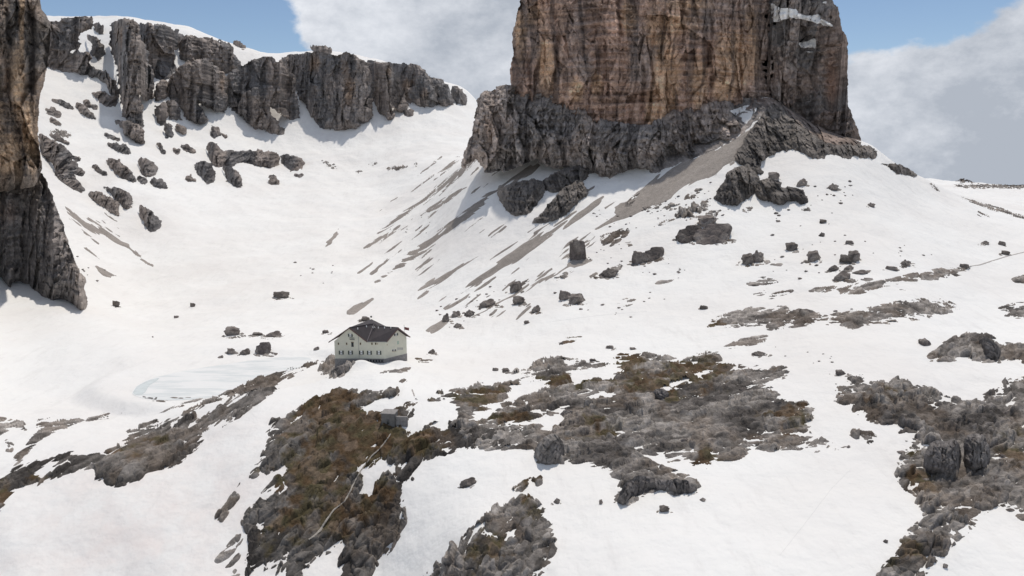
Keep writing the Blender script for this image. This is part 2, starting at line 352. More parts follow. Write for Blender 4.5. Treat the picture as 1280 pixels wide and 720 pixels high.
def patch(poly, lift=.7, amp=.8, kind='rock', ang=None, st=3., step=.85, name='rocky_ground', dark=0., blocks=1., rag=1.6, label=None):
    """ground patch: the snow surface raised by a rough rock surface inside a polygon"""
    PS[0] += 1; sd_ = PS[0]*31
    poly = chaikin(poly); px, py = grid(poly, 11, step)
    s = sdist(px, py, poly)
    for h in HOLES:
        if h[:, 0].max() < px.min() or h[:, 0].min() > px.max() or h[:, 1].max() < py.min() or h[:, 1].min() > py.max(): continue
        s = np.minimum(s, -sdist(px, py, h))
    Y = hit(px, py); P = pos(px, py, Y)
    mpp = Y/F
    nrm = np.cross(np.gradient(P, axis=0), np.gradient(P, axis=1)); nrm /= np.maximum(np.linalg.norm(nrm, axis=-1, keepdims=True), 1e-9)
    nrm = np.where(nrm[..., 2:3] < 0, -nrm, nrm)
    bad = nrm[..., 2] < .45
    nrm = nrm*.5+np.array([0, 0, .5]); nrm /= np.linalg.norm(nrm, axis=-1, keepdims=True)
    Qn = P.copy()
    if ang is not None:
        c = poly.mean(0); dx, dy = math.cos(math.radians(ang))*6, -math.sin(math.radians(ang))*6
        a, b = ground(c[0]-dx, c[1]-dy), ground(c[0]+dx, c[1]+dy); e = (b-a)/np.linalg.norm(b-a)
        Qn = P-e*((P@e)[..., None])*(1-1/st)
    Qw = Qn+0.45*np.stack([fbm(Qn/3., 2, sd_+1), fbm(Qn/3.+9, 2, sd_+2), fbm(Qn/3.+20, 2, sd_+3)], -1)
    f1 = fbm(Qn/9., 4, sd_); f2 = ridged(Qn/4.5, 3, sd_+4)
    h = amp*(.75*f1+.45*f2)
    tv = np.zeros(px.shape)
    if kind == 'rock':
        a1, v1, e1 = facets(Qw/3.9, sd_+7, 1.6); a2, v2, e2 = facets(Qw/1.6, sd_+8, 1.6)
        h = h+amp*blocks*(a1*2.0-.9*(1-smooth(0, .14, e1))+a2*.95-.45*(1-smooth(0, .16, e2)))
        lay = (Qn@np.array([.35, .62, .7])+1.3*fbm(Qn/8., 2, sd_+14))/2.3; sw = lay-np.floor(lay)
        h = h+amp*.75*(smooth(0, .8, sw)-smooth(.86, 1, sw)-.4)*(fbm(Qn/13., 2, sd_+15) > -.25)
        tv = (v2-.5)*.8+(v1-.5)*.5
        h = h+np.where(s < 1, smooth(.86, .98, v1)*.9*amp, 0)
    h = np.where((h < 0) & (s > 0), h*(1-.62*smooth(0, 5, s)), h)
    sd2 = s+rag*fbm(Qn/4., 3, sd_+9)*1.2
    sm = sd2*mpp
    prof = np.where(sd2 > 0, lift*(1-np.exp(-np.maximum(sm, 0)/(1.4+lift*.8))), sm*.6)
    win = smooth(-8., 3., s)
    h = prof+h*(.35+.65*win)*np.where(s > 0, 1, np.exp(np.minimum(s, 0)/7.))-.10-np.where(s < 0, .05*np.minimum(-s, 12)*amp, 0)
    P2 = P+nrm*h[..., None]
    keep_v = (h > -.9-amp*.3) & ~(bad & (s < 0)); kq = keep_v[:-1, :-1] & keep_v[1:, :-1] & keep_v[1:, 1:] & keep_v[:-1, 1:]
    Yr = np.maximum.reduce([Y[:-1, :-1], Y[1:, :-1], Y[1:, 1:], Y[:-1, 1:]])-np.minimum.reduce([Y[:-1, :-1], Y[1:, :-1], Y[1:, 1:], Y[:-1, 1:]])
    kq &= Yr < Y[:-1, :-1]*.06+4
    if kq.sum() < 2: return None
    used, Qd = compact(None, kq, *px.shape)
    if kind == 'scree':
        c = C_SCREE*(1+.12*fbm(Qn/5., 3, sd_+5)[..., None])*(1-dark)
    else:
        k = smooth(-.5, .6, fbm(Qn/7., 4, sd_+6)+.2)[..., None]
        c = C_ROCK*k+C_DARK*(1-k); c = c*(1+tv[..., None])*(1-dark)
        g = grass_w(px, py); gw = .95*smooth(.2, .62, g+.40*fbm(P/3.6, 4, sd_+11))*np.where(g > .02, 1, 0)
        gc = smooth(-.4, .5, fbm(P/6., 3, sd_+12))[..., None]
        gcol = C_GRASS*gc+C_OL*(1-gc)*1.05; k2 = smooth(.1, .5, fbm(P/4.+50, 3, sd_+13))[..., None]; gcol = gcol*(1-k2*.7)+C_EARTH*k2*.7
        ea = smooth(.05, .5, fbm(P/12.+30, 3, 77))[..., None]*.35
        c = c*(1-ea)+C_EARTH*ea
        c = c*(1-gw[..., None])+gcol*gw[..., None]
    o = link_mesh(name, P2.reshape(-1, 3)[used], Qd, M_SCREE if kind == 'scree' else M_ROCK, np.clip(c, .01, .8).reshape(-1, 3)[used], smooth_=True)
    o['kind'] = 'structure'
    if label: o['label'] = label
    return o

def cliff(poly, Y0=None, lean=.25, bulge=20., sc=25., ribs=8., fine=2., mat=None, name='cliff', tint=None, step=.8, back=60., rag=1.5, ribw=14., strata=1.2, clefts=(), ochre=(), keepfront=True, follow=False, over=None, snow=False, label=None, gradY=None, seed=None, grow=0.):
    """a rock wall: outline from the photograph, its own distance, front relief and a back"""
    PS[0] += 1; sd_ = seed or PS[0]*31
    poly = chaikin(poly); px, py = grid(poly, 3, step)
    P0 = np.stack([px, py, 0*px], -1)
    s = sdist(px, py, poly)+rag*fbm(P0/6., 4, sd_, .65)+grow
    gy, gx = np.gradient(s, step)[1], np.gradient(s, step)[0]; g2 = np.maximum(gx*gx+gy*gy, .15)
    out = s < 0
    nx_, ny_ = px.shape
    kq = (~out)[:-1, :-1] | (~out)[1:, :-1] | (~out)[1:, 1:] | (~out)[:-1, 1:]
    sx = np.where(out, np.clip(-s*gx/g2, -step*1.5, step*1.5), 0); sy = np.where(out, np.clip(-s*gy/g2, -step*1.5, step*1.5), 0)
    px, py = px+sx, py+sy; s = np.maximum(s, 0)
    Yh = hit(px, py)
    if over is not None:
        Yw = over(px, py)-1.2
        Yf = Yw-1.5*(1-np.exp(-s/3.)); Yb = Yw+6
    else:
        if Y0 is None:
            inside = ~out; col_b = np.where(inside, py, -1e9).max(1); okc = col_b > -1e8
            xs = px[:, 0]; yb = hit(xs, np.where(okc, col_b, 300)); yb = np.interp(xs, xs[okc], yb[okc]); cb = np.interp(xs, xs[okc], col_b[okc])
            kk = 13; ker = np.ones(kk)/kk; yb = np.convolve(np.pad(yb, kk//2, mode='edge'), ker, 'valid'); cb = np.convolve(np.pad(cb, kk//2, mode='edge'), ker, 'valid')
            mpp = yb/F
            Yw = yb[:, None]+np.maximum(cb[:, None]-py, 0)*mpp[:, None]*lean
        else:
            Yw = Y0+(200-py)*Y0/F*lean
        if gradY is not None: Yw = Yw+gradY(px, py)
        Yw = np.minimum(Yw, Yh) if Y0 is None else np.minimum(Yw, Yh+8)
        mpp = Yw/F
        P = pos(px, py, Yw)
        W = np.stack([P[..., 0], P[..., 2], 0*px+sd_*.37], -1)
        Wr = W+np.stack([fbm(W/40., 2, sd_+1)*4, 0*px, 0*px], -1)
        r1 = ridged(Wr/np.array([ribw, ribw*5, 1]), 4, sd_+2, .55)
        r2 = fbm(Wr/np.array([ribw*3, ribw*7, 1]), 3, sd_+3)
        q0, v0, e0 = facets(Wr/np.array([ribw*2.2, ribw*4.2, 1]), sd_+40, 1.5)
        q1, v1, e1 = facets(Wr/np.array([ribw*.6, ribw*1.9, 1]), sd_+4, 1.3)
        q2, v2, e2 = facets(Wr/np.array([ribw*.22, ribw*.36, 1]), sd_+6, 1.6)
        lz = (W[..., 1]+2.5*fbm(W/25., 2, sd_+9))/5.5
        led = np.abs((lz % 1)-.5)*2
        b = bulge*(1-np.exp(-s*1./sc))
        d = ribs*(.18*r1+.45*r2+1.25*q0)+fine*(q1*2.2-.25*(1-smooth(0, .12, e1))+q2*.8-.15*(1-smooth(0, .2, e2))+.45*fbm(Wr/3., 4, sd_+8))+strata*((led-.5)*(.5+.8*(r2 > -.1))+.5*noise(np.stack([W[..., 0]/30, W[..., 1]/1.6, W[..., 2]], -1), sd_+41))
        for (cx, cy, rx, ry, dep) in clefts:
            d = d-dep*np.exp(-(((px+1.5*np.sin(py/9.)-cx)/rx)**2+((py-cy)/ry)**4))
        att = 1-np.exp(-s/2.2)
        Yf = Yw-b-d*att-.4
        Yf = np.minimum(Yf, Yh-.3)
        Yb = Yw+back*(1-np.exp(-s/18.))+.5
    V1 = pos(px, py, Yf); used, Qd = compact(None, kq, nx_, ny_)
    A_ = V1.reshape(-1, 3)[used]
    V2 = pos(px, py, Yb).reshape(-1, 3)[used]
    # rim quads join front and back
    e = np.concatenate([Qd[:, [0, 1]], Qd[:, [1, 2]], Qd[:, [2, 3]], Qd[:, [3, 0]]]); key = np.minimum(e[:, 0], e[:, 1])*10**7+np.maximum(e[:, 0], e[:, 1])
    _, idx, cnt = np.unique(key, return_index=True, return_counts=True); be = e[idx[cnt == 1]]
    N = len(A_)
    allQ = np.concatenate([Qd, Qd[:, ::-1]+N, np.stack([be[:, 1], be[:, 0], be[:, 0]+N, be[:, 1]+N], 1)])
    if snow:
        c = None
    else:
        base, brown, och = tint
        k = smooth(-.5, .5, fbm(W/np.array([26, 40, 1]), 4, sd_+20)+.5*(v0-.5))[..., None]
        c = np.array(base)*(1-k)+np.array(brown)*k
        ow = np.zeros(px.shape)
        for (cx, cy, rx, ry, st_) in ochre: ow = np.maximum(ow, st_*np.exp(-(((px-cx)/rx)**2+((py-cy)/ry)**2)))
        ow = .85*smooth(.22, .85, ow+.24*fbm(Wr/np.array([9, 22, 1]), 5, sd_+22))*(ow > .03)
        c = c*(1-ow[..., None])+np.array(och)*ow[..., None]
        stn = smooth(.25, .6, fbm(Wr/np.array([5, 90, 1]), 3, sd_+24))[..., None]*.55     # dark water stains
        c = c*(1-stn)+np.array([.05, .045, .045])*stn
        c = c*(1+(v1-.5)*.28+(v2-.5)*.42+.22*fbm(W/np.array([60, 2.4, 1]), 3, sd_+26))[..., None]
        c = np.clip(c, .012, .7).reshape(-1, 3)[used]; c = np.concatenate([c, c])
    o = link_mesh(name, np.concatenate([A_, V2]), allQ, mat, c)
    o['kind'] = 'structure'
    if label: o['label'] = label
    return o, (px[:, 0][0], py[0][0], step, Yf, used is None)

# ------------------------------------------------------------------ the far wall of the bowl
def zz(lst, ox, oy=0): return [(ox+x/4., oy+y/4.) for x, y in lst]
T_FAR = ([.185, .175, .172], [.28, .24, .215], [.36, .26, .19])
far = dict(mat=M_FAR, name='far_cliff', tint=T_FAR, back=30, rag=3., grow=2.3, bulge=5, sc=3, ribs=13, fine=3, ribw=15, lean=.25, strata=.8, step=.7)
FC = [
 zz([(225,120),(330,105),(380,90),(440,95),(455,120),(430,150),(390,150),(385,200),(400,225),(350,255),(330,270),(400,260),(450,280),(440,320),(480,345),(520,370),(555,400),(580,440),(585,480),(560,480),(545,430),(500,390),(440,370),(380,355),(300,345),(225,330)],0),
 zz([(460,115),(515,125),(515,160),(490,160)],0), zz([(440,175),(500,200),(520,240),(500,300),(460,270),(465,230)],0),
 zz([(560,120),(620,98),(675,110),(690,190),(730,250),(740,330),(765,400),(760,480),(730,498),(690,460),(700,530),(715,630),(680,620),(625,590),(625,540),(600,480),(600,380),(580,280),(553,220)],0),
 zz([(690,115),(740,125),(800,130),(880,155),(912,180),(900,220),(860,250),(870,330),(850,390),(800,395),(760,370),(740,320),(730,240),(690,190)],0),
 zz([(790,410),(830,410),(825,490),(780,495)],0),
 zz([(905,220),(930,185),(960,180),(1000,195),(1060,215),(1130,215),(1160,260),(1200,330),(1130,360),(1060,330),(990,290),(950,310),(905,290)],0),
 zz([(840,430),(870,370),(930,320),(1000,290),(1060,330),(1130,370),(1130,540),(1100,555),(1060,540),(980,500),(1000,540),(1040,600),(1000,615),(940,590),(920,540),(870,510),(840,460)],0),
 zz([(780,540),(830,515),(830,600),(800,620)],0), zz([(835,520),(870,510),(900,560),(895,600),(850,590)],0), zz([(830,620),(860,620),(860,670),(830,680)],0), zz([(880,625),(920,630),(920,660),(900,655)],0),
 [(283,100),(295,88),(320,76),(336,73),(350,80),(366,98),(368,120),(374,145),(362,146),(350,140),(335,130),(340,148),(355,164),(345,166),(325,160),(312,155),(300,140),(288,135)],
 zz([(120,295),(180,275),(250,270),(330,270),(420,285),(460,265),(500,285),(530,310),(560,330),(570,470),(575,590),(540,605),(505,590),(510,630),(450,635),(400,640),(330,635),(300,600),(260,540),(210,470),(190,400),(150,340)],320),
 zz([(555,310),(620,320),(660,320),(700,400),(740,500),(760,530),(740,545),(690,540),(670,500),(660,530),(690,570),(670,590),(630,570),(600,520),(570,460),(555,400)],320),
 zz([(650,320),(720,325),(800,330),(840,355),(870,400),(890,460),(910,520),(870,530),(800,515),(740,490),(700,400)],320),
 zz([(895,440),(940,415),(960,430),(975,480),(990,515),(940,520),(910,500)],320), zz([(980,440),(1010,445),(1045,490),(1040,515),(1000,515)],320), zz([(855,385),(920,400),(930,425),(895,440),(880,430)],320),
 zz([(745,555),(780,555),(775,572),(750,572)],320), zz([(260,232),(330,238),(370,252),(360,260),(320,254)],320), zz([(1175,205),(1215,225),(1215,240),(1185,230)],0), zz([(1010,195),(1080,205),(1075,215),(1030,205)],0),
 [(150,155),(160,152),(172,158),(179,168),(180,178),(170,175),(161,168)],
]
OCH_FAR = [(150,45,6,20,.55),(392,80,10,14,.7),(436,110,8,26,.8),(432,85,10,14,.6),(486,90,5,14,.5),(510,105,10,10,.7),(278,108,4,20,.6),(355,95,30,10,.2),(530,118,8,12,.45)]
for i, p in enumerate(FC):
    sm = (np.ptp(np.array(p), 0).min() < 22)
    k = dict(far)
    if sm: k.update(bulge=6, sc=5, ribs=4, fine=2, back=8)
    cliff(p, ochre=OCH_FAR, **k)
# rock ribs on the snow slopes of the bowl
k = dict(far); k.update(bulge=3, sc=4, ribs=3, fine=2., back=5, lean=.9, ribw=7, name='slope_rock', grow=.7, rag=2.4, strata=1, step=.7)
SR = [
 [(63,124),(75,125),(92,132),(90,136),(78,133)],[(54,136),(64,134),(78,142),(76,147),(66,146)],[(62,148),(72,150),(76,156),(66,155)],
 [(100,124),(112,127),(124,137),(118,138),(106,131)],[(95,130),(103,131),(118,144),(118,148),(105,142),(96,137)],
 [(115,115),(130,114),(135,120),(146,122),(147,132),(140,134),(126,130),(120,120)],[(142,148),(150,152),(151,157),(145,154)],[(62,168),(72,168),(88,179),(80,180),(68,173)],
 [(129,167),(140,168),(150,176),(140,175)],
 [(48,168),(62,173),(78,182),(90,192),(100,198),(98,202),(88,198),(98,207),(106,218),(98,220),(90,214),(96,225),(106,236),(100,240),(85,230),(72,222),(66,205),(50,190)],
 [(132,178),(150,180),(158,182),(163,192),(150,190),(138,184)],[(131,198),(145,198),(160,210),(170,225),(165,228),(152,222),(140,212)],[(173,198),(182,197),(190,202),(197,210),(193,220),(184,222),(176,215)],
 [(170,221),(182,222),(186,228),(180,232)],[(188,226),(200,222),(210,233),(208,237),(196,233)],[(114,206),(122,208),(134,218),(130,220)],[(195,178),(202,180),(208,192),(200,190)],
 [(108,241),(125,241),(135,247),(150,253),(147,263),(148,270),(134,260),(120,252)],[(126,232),(140,235),(155,238),(164,247),(164,260),(158,262),(148,253),(140,242)],
 [(172,256),(182,258),(190,267),(200,275),(200,283),(192,290),(182,284),(176,272)],[(241,207),(252,201),(262,205),(268,212),(268,228),(258,229),(250,220)],[(231,221),(240,220),(246,227),(236,228)],
 [(258,180),(270,178),(275,190),(290,189),(320,188),(345,190),(350,197),(350,206),(335,210),(318,206),(300,204),(288,208),(276,206),(268,208),(262,198)],
 [(276,206),(292,210),(300,222),(303,233),(296,236),(284,226)],[(350,193),(375,196),(382,204),(372,212),(362,213),(352,202)],[(368,216),(378,218),(376,222),(368,220)],[(335,218),(343,219),(350,228),(336,231)],
 [(264,158),(274,159),(276,168),(268,174),(264,170)],[(277,167),(284,169),(282,174)],[(225,182),(236,182),(246,192),(232,188)],[(216,186),(226,186),(222,192)]]
for p in SR: cliff(p, **k)
for p in ([(402,201),(415,204),(421,210),(416,212),(408,206)],[(481,211),(495,207),(512,208),(505,211),(490,213)],[(60,166),(75,160),(90,170),(80,172)],[(516,206),(522,203),(520,209)],[(444,214),(452,213),(449,218)],[(460,205),(472,204),(465,208)]):
    patch(p, 1.2, .9, 'rock', name='slope_rock', step=.7)

# ------------------------------------------------------------------ left rock tower and its foot
T_LEFT = ([.21, .185, .165], [.31, .24, .19], [.58, .41, .27])
cliff([(-160,-12),(48,-12),(50,0),(52,12),(60,20),(63,35),(62,60),(58,90),(50,120),(47,150),(48,180),(54,208),(40,240),(-160,240)], Y0=370*SC, lean=.1, bulge=22, sc=20, ribs=9, fine=2., ribw=9, mat=M_CLIFF, name='rock_tower', tint=T_LEFT, back=70, rag=1.2,
      ochre=[(27,20,5,70,1.1),(22,110,13,70,.85),(40,170,16,50,1.1),(15,190,25,40,.9),(0,150,10,60,.7)], clefts=[(40,60,5,80,8),(33,150,3,50,4),(10,60,4,90,5)], label='dark and ochre streaked rock tower rising at the left edge')
cliff([(-160,170),(-20,185),(5,190),(25,203),(40,213),(56,219),(63,240),(75,270),(85,300),(92,320),(98,338),(109,349),(105,360),(110,375),(109,386),(100,389),(92,380),(85,377),(75,373),(65,376),(52,370),(42,361),(35,355),(24,352),(15,352),(12,360),(4,348),(-15,338),(-60,345),(-160,350)], lean=.42, bulge=16, sc=18, ribs=8, fine=2., ribw=8, mat=M_CLIFF, name='rock_buttress',
      tint=([.25, .228, .215], [.34, .295, .265], [.4, .29, .235]), back=50, rag=1.4, ochre=[(12,265,18,22,.6)], clefts=[(62,290,3,50,5),(30,310,3,60,5),(12,300,4,40,4)], label='dark rock buttress below the left tower')
# ------------------------------------------------------------------ the main massif
T_MAIN = ([.32, .25, .215], [.47, .325, .255], [.62, .42, .28])
TY = 452*SC
gT1 = lambda x, y: 30*(np.abs((x-800)/170.)**2.2)
OCH = [(650,40,9,45,1.1),(663,20,20,22,.6),(682,75,17,42,.95),(722,112,10,18,1.1),(785,22,11,24,1.3),(838,30,34,20,1.0),(826,50,18,14,1.1),(832,100,20,58,1.25),(815,135,10,30,1.1),(875,110,16,40,.8),(915,80,26,46,1.0),(905,112,20,20,1.1),(700,60,14,70,.4),(747,105,10,20,.9),(940,60,12,60,.75),(610,170,25,40,.2),(855,5,40,12,.9)]
cliff([(662,-28),(655,-20),(650,0),(645,25),(640,45),(642,65),(638,85),(638,108),(645,125),(700,150),(735,160),(800,185),(850,165),(905,145),(960,140),(973,118),(972,40),(966,0),(962,-28)], Y0=TY, gradY=gT1, lean=.12, bulge=18, sc=16, strata=2.2, ribs=8, fine=2.2, ribw=12, mat=M_CLIFF, name='rock_tower', tint=T_MAIN, back=90, rag=1.3, step=.7,
      ochre=OCH, clefts=[(697,50,3.5,34,7),(663,100,3.5,32,8),(774,20,2.5,34,5),(803,120,3.,45,7),(888,60,3,80,5),(815,90,2,50,4),(738,118,2,18,4),(925,60,2,70,4)], label='huge brown and ochre streaked rock tower')
surf = {}
T_R = ([.24, .218, .205], [.32, .25, .212], [.30, .19, .14])
T2Y = 480*SC
g2 = lambda x, y: 22*((np.abs(x-1000)/70.)**2)
_, s2 = cliff([(950,-35),(1022,-35),(1036,-10),(1042,4),(1049,10),(1051,35),(1059,45),(1060,80),(1059,130),(1066,145),(1072,160),(1079,182),(1060,195),(1000,190),(950,160)], Y0=T2Y, gradY=g2, lean=.12, bulge=16, sc=14, ribs=7, fine=2.6, ribw=10, mat=M_CLIFF, name='rock_tower', tint=T_R, back=60, rag=1.2, step=.7, seed=4242,
      ochre=[(1040,100,12,50,.85),(1020,110,8,40,.4)], clefts=[(1015,100,6,50,5)], label='grey rock tower with snow ledges right of the main tower')
over2 = on_front(s2)
for p in ([(963,2),(970,8),(978,11),(993,10),(1000,18),(1012,20),(1024,18),(1028,24),(1043,33),(1034,33),(1015,27),(998,22),(980,24),(972,28),(965,26)],[(997,54),(1008,52),(1016,47),(1022,50),(1020,62),(1015,59),(1003,61)],[(1004,64),(1018,64),(1014,67)],[(1027,3),(1034,1),(1034,6)]):
    cliff(p, over=over2, mat=M_SNOW, name='snow_ledge', snow=True, rag=1.2, step=.6)
AP = [(575,207),(580,190),(590,165),(595,140),(597,119),(608,113),(618,112),(625,105),(640,106),(660,112),(700,120),(732,126),(738,144),(770,150),(805,158),(830,142),(870,130),(900,123),(930,122),(962,121),(972,122),(965,135),(945,150),(932,165),(905,182),(875,195),(847,206),(830,212),(815,217),(810,212),(792,210),(775,217),(760,224),(740,216),(728,224),(715,209),(690,209),(675,204),(670,198),(655,206),(640,212),(607,217),(600,205),(596,198),(585,206),(577,211)]
gA = lambda x, y: 34*np.abs((x-800)/200.)**2
_, sA = cliff(AP, Y0=TY-22, gradY=gA, lean=.45, bulge=14, sc=12, ribs=8, fine=4., ribw=11, mat=M_CLIFF, name='rock_buttress', tint=([.29, .262, .245], [.40, .335, .295], [.30, .2, .14]), back=60, rag=2.2, step=.7, strata=.8,
      ochre=[(612,160,9,30,.6),(735,112,20,16,.7)], clefts=[(700,180,4,20,4),(760,190,4,20,4)], label='dark broken rock foot of the massif')
overA = on_front(sA)
cliff([(910,138),(922,136),(930,131),(947,131),(944,140),(938,150),(932,156),(924,147)], over=overA, mat=M_SNOW, name='snow_ledge', snow=True, rag=1., step=.6)
dk = dict(mat=M_CLIFF, tint=([.16, .145, .135], [.22, .195, .175], [.3, .2, .14]), rag=2.2, step=.7)
for p in ([(620,237),(640,228),(660,225),(678,224),(682,238),(670,257),(657,269),(640,270),(632,262),(622,250)],[(663,279),(680,262),(690,250),(700,238),(715,228),(728,224),(737,240),(722,255),(705,270),(690,277),(672,279)],[(676,226),(690,218),(700,212),(720,206),(742,208),(730,228),(700,240),(684,240)]):
    cliff(p, lean=.9, bulge=4, sc=8, ribs=3, fine=1.8, ribw=6, name='rock_slab', back=12, **dk)
# rocky shoulder ridge and crags above the right snow slope
for p in ([(915,200),(930,175),(945,152),(965,128),(975,134),(990,150),(1005,160),(1020,170),(1032,179),(1060,181),(1085,181),(1095,188),(1096,197),(1080,198),(1068,195),(1055,199),(1045,194),(1032,194),(1030,200),(1012,198),(1003,191),(992,187),(975,190),(960,195),(950,205),(955,216),(945,220),(930,207)],):
    cliff(p, lean=1.3, bulge=4, sc=8, ribs=3, fine=1.8, ribw=6, name='rocky_ridge', back=12, **dk)
for p in ([(890,248),(898,236),(905,225),(910,215),(920,208),(935,205),(945,215),(950,225),(945,240),(935,250),(920,258),(905,256)],[(943,238),(950,226),(960,222),(975,225),(978,235),(990,232),(1005,238),(1011,250),(1005,256),(985,250),(978,257),(960,252),(945,248)]):
    cliff(p, lean=.7, bulge=5, sc=7, ribs=2.5, fine=1.6, ribw=5, name='crag', back=8, **dk)
for p in ([(1099,204),(1110,203),(1122,204),(1140,212),(1149,221),(1135,219),(1120,217),(1113,211)],[(1118,206),(1126,204),(1130,211)]):
    cliff(p, lean=.7, bulge=3, sc=4, ribs=1, fine=1., ribw=5, name='crag', back=5, **dk)

# ------------------------------------------------------------------ scree chutes
SCR = [
 [(593,196),(601,194),(585,212),(560,232),(540,245),(520,259),(505,271),(490,283),(472,295),(469,296),(482,284),(500,268),(525,250),(545,234),(562,220)],
 [(544,219),(560,206),(577,195),(562,208)],[(585,231),(575,241),(560,252),(545,262),(532,266),(535,261),(550,252),(565,241)],[(528,277),(540,266),(550,261),(538,272)],
 [(628,230),(616,242),(602,260),(585,273),(560,291),(535,311),(515,325),(495,338),(470,354),(464,357),(480,344),(500,330),(505,323),(515,314),(540,298),(552,290),(560,280),(575,268),(590,256),(607,243)],
 [(609,314),(600,322),(585,332),(570,340),(555,350),(530,363),(522,363),(545,347),(570,333),(590,321)],
 [(757,243),(745,256),(728,270),(712,283),(704,287),(720,270),(738,254)],
 [(714,273),(695,291),(670,308),(650,322),(635,335),(610,350),(590,362),(572,371),(590,352),(615,335),(640,317),(665,298),(690,283)],
 [(945,158),(950,165),(932,188),(925,196),(902,212),(890,222),(865,229),(847,240),(837,250),(815,257),(800,265),(780,272),(765,277),(738,292),(757,276),(768,270),(770,257),(790,245),(810,230),(825,218),(845,205),(875,194),(905,180),(930,163)],
 [(676,202),(668,216),(650,228),(634,238),(622,237),(640,224),(656,212)],[(398,311),(408,299),(420,288),(424,286),(419,302),(410,306)],
 [(446,340),(456,333),(471,325),(462,333),(450,341)],[(452,312),(470,300),(500,285),(520,270),(500,288),(475,302)],
 [(80,258),(100,272),(120,282),(140,293),(160,305),(180,322),(194,334),(175,325),(158,311),(140,300),(120,291),(98,280),(84,270)],[(88,260),(120,278),(150,294),(120,281)],[(117,329),(128,336),(152,347),(135,345),(128,344)],[(130,273),(142,280),(155,288),(142,283)],[(104,310),(118,318),(128,326),(112,320)],
 [(430,390),(445,380),(470,372),(452,385),(438,393)],[(520,374),(536,360),(533,368)],
 [(600,388),(620,376),(645,364),(670,350),(700,336),(714,328),(738,320),(742,326),(730,330),(715,334),(700,341),(680,352),(655,365),(640,374),(620,384),(598,396),(578,402)],
 [(530,416),(545,405),(556,400),(566,396),(560,405),(545,414),(533,417)],[(608,396),(622,390),(640,381),(632,390),(615,398)],[(553,386),(575,374),(592,362),(580,374),(562,386)],
 [(533,382),(548,374),(560,368),(552,376)],[(470,397),(480,390),(492,383),(482,392)],[(438,392),(455,380),(471,371),(455,387),(440,394)],
 [(736,324),(722,320),(706,328),(712,334),(730,331)],
]
for i, p in enumerate(SCR): patch(p, .35, .42, 'scree', ang=38 if p[0][0] > 300 else -35, st=6, name='scree', step=.8, dark=.12 if i in (0, 4, 7) else .0, rag=3.)
# thin streaks of rolled stones running down from the massif
rs = random.Random(5)
for (x0, y0, x1, y1, nn) in ((545,215,625,300,16),(620,262,730,330,18),(470,250,560,340,14),(640,300,760,345,8),(560,340,660,400,14),(700,240,780,300,7),(90,270,170,330,6),(520,195,590,235,5)):
    for _k in range(nn):
        cx, cy = rs.uniform(x0, x1), rs.uniform(y0, y1); L_ = rs.uniform(8, 36); w_ = rs.uniform(.5, 1.7); a = math.radians(rs.uniform(33, 42)*(1 if x0 > 300 else -1)); dx, dy = math.cos(a), -math.sin(a); nx2, ny2 = -dy, dx
        patch([(cx-dx*L_, cy-dy*L_), (cx+nx2*w_, cy+ny2*w_), (cx+dx*L_*.8, cy+dy*L_*.8), (cx-nx2*w_, cy-ny2*w_)], .3, .4, 'scree', ang=math.degrees(a), st=4, name='scree', step=.8, rag=2.2, dark=.15)

# ------------------------------------------------------------------ rock ground poking out of the snow
F1 = [(400,451),(385,455),(360,463),(340,470),(320,477),(300,484),(275,496),(250,505),(225,516),(200,527),(180,534),(160,541),(145,551),(130,562),(115,563),(100,564),(82,565),(60,574),(45,577),(20,583),(0,592),(-60,612),(-120,630),(-120,690),(-40,660),(0,643),(8,632),(14,627),(8,622),(18,612),(40,610),(55,601),(75,596),(90,592),(105,585),(118,582),(122,592),(117,607),(130,600),(135,607),(150,607),(165,600),(175,598),(180,588),(200,585),(213,587),(225,580),(235,570),(248,560),(262,541),(280,531),(300,520),(315,510),(330,500),(342,490),(357,477),(372,466)]
F2 = [(377,503),(395,493),(420,488),(445,488),(470,490),(498,488),(500,492),(488,498),(470,502),(462,510),(478,516),(495,512),(508,502),(518,500),(524,505),(520,513),(508,525),(497,537),(515,538),(545,530),(580,528),(640,535),(660,545),(640,560),(585,561),(557,567),(535,577),(520,592),(514,604),(504,610),(504,640),(507,652),(495,675),(480,695),(467,712),(450,740),(430,800),(290,800),(305,735),(310,715),(307,700),(312,675),(302,652),(307,640),(320,628),(335,610),(347,597),(352,586),(335,592),(325,588),(332,575),(322,568),(329,560),(332,540),(335,537),(340,525),(352,519),(365,515)]
F2s = [(334,572),(320,580),(307,595),(295,610),(288,622),(277,640),(267,650),(275,653),(285,645),(292,632),(300,622),(310,602),(325,594),(338,588)]
F3 = [(535,502),(545,493),(570,488),(595,482),(605,481),(615,483),(640,475),(640,468),(655,462),(672,455),(690,449),(707,449),(727,451),(736,455),(750,457),(765,453),(768,447),(780,440),(800,441),(825,444),(845,450),(865,449),(873,443),(885,437),(898,438),(901,450),(908,457),(920,457),(935,460),(960,457),(982,459),(987,465),(975,475),(962,480),(970,488),(977,497),(995,500),(1010,504),(1021,515),(1012,525),(1014,540),(1032,552),(1055,556),(1070,562),(1045,563),(1032,561),(1010,565),(997,569),(975,566),(960,561),(937,559),(927,572),(910,577),(897,578),(887,587),(875,585),(862,577),(850,575),(837,577),(825,569),(800,564),(792,569),(805,575),(815,581),(832,586),(850,590),(865,597),(876,612),(865,617),(845,619),(832,618),(825,615),(810,615),(800,622),(787,629),(775,633),(767,627),(772,612),(777,600),(770,595),(752,590),(745,585),(732,581),(717,582),(705,577),(685,579),(670,575),(667,565),(657,561),(640,560),(600,562),(580,550),(560,530),(575,524),(575,515),(560,500),(540,504)]
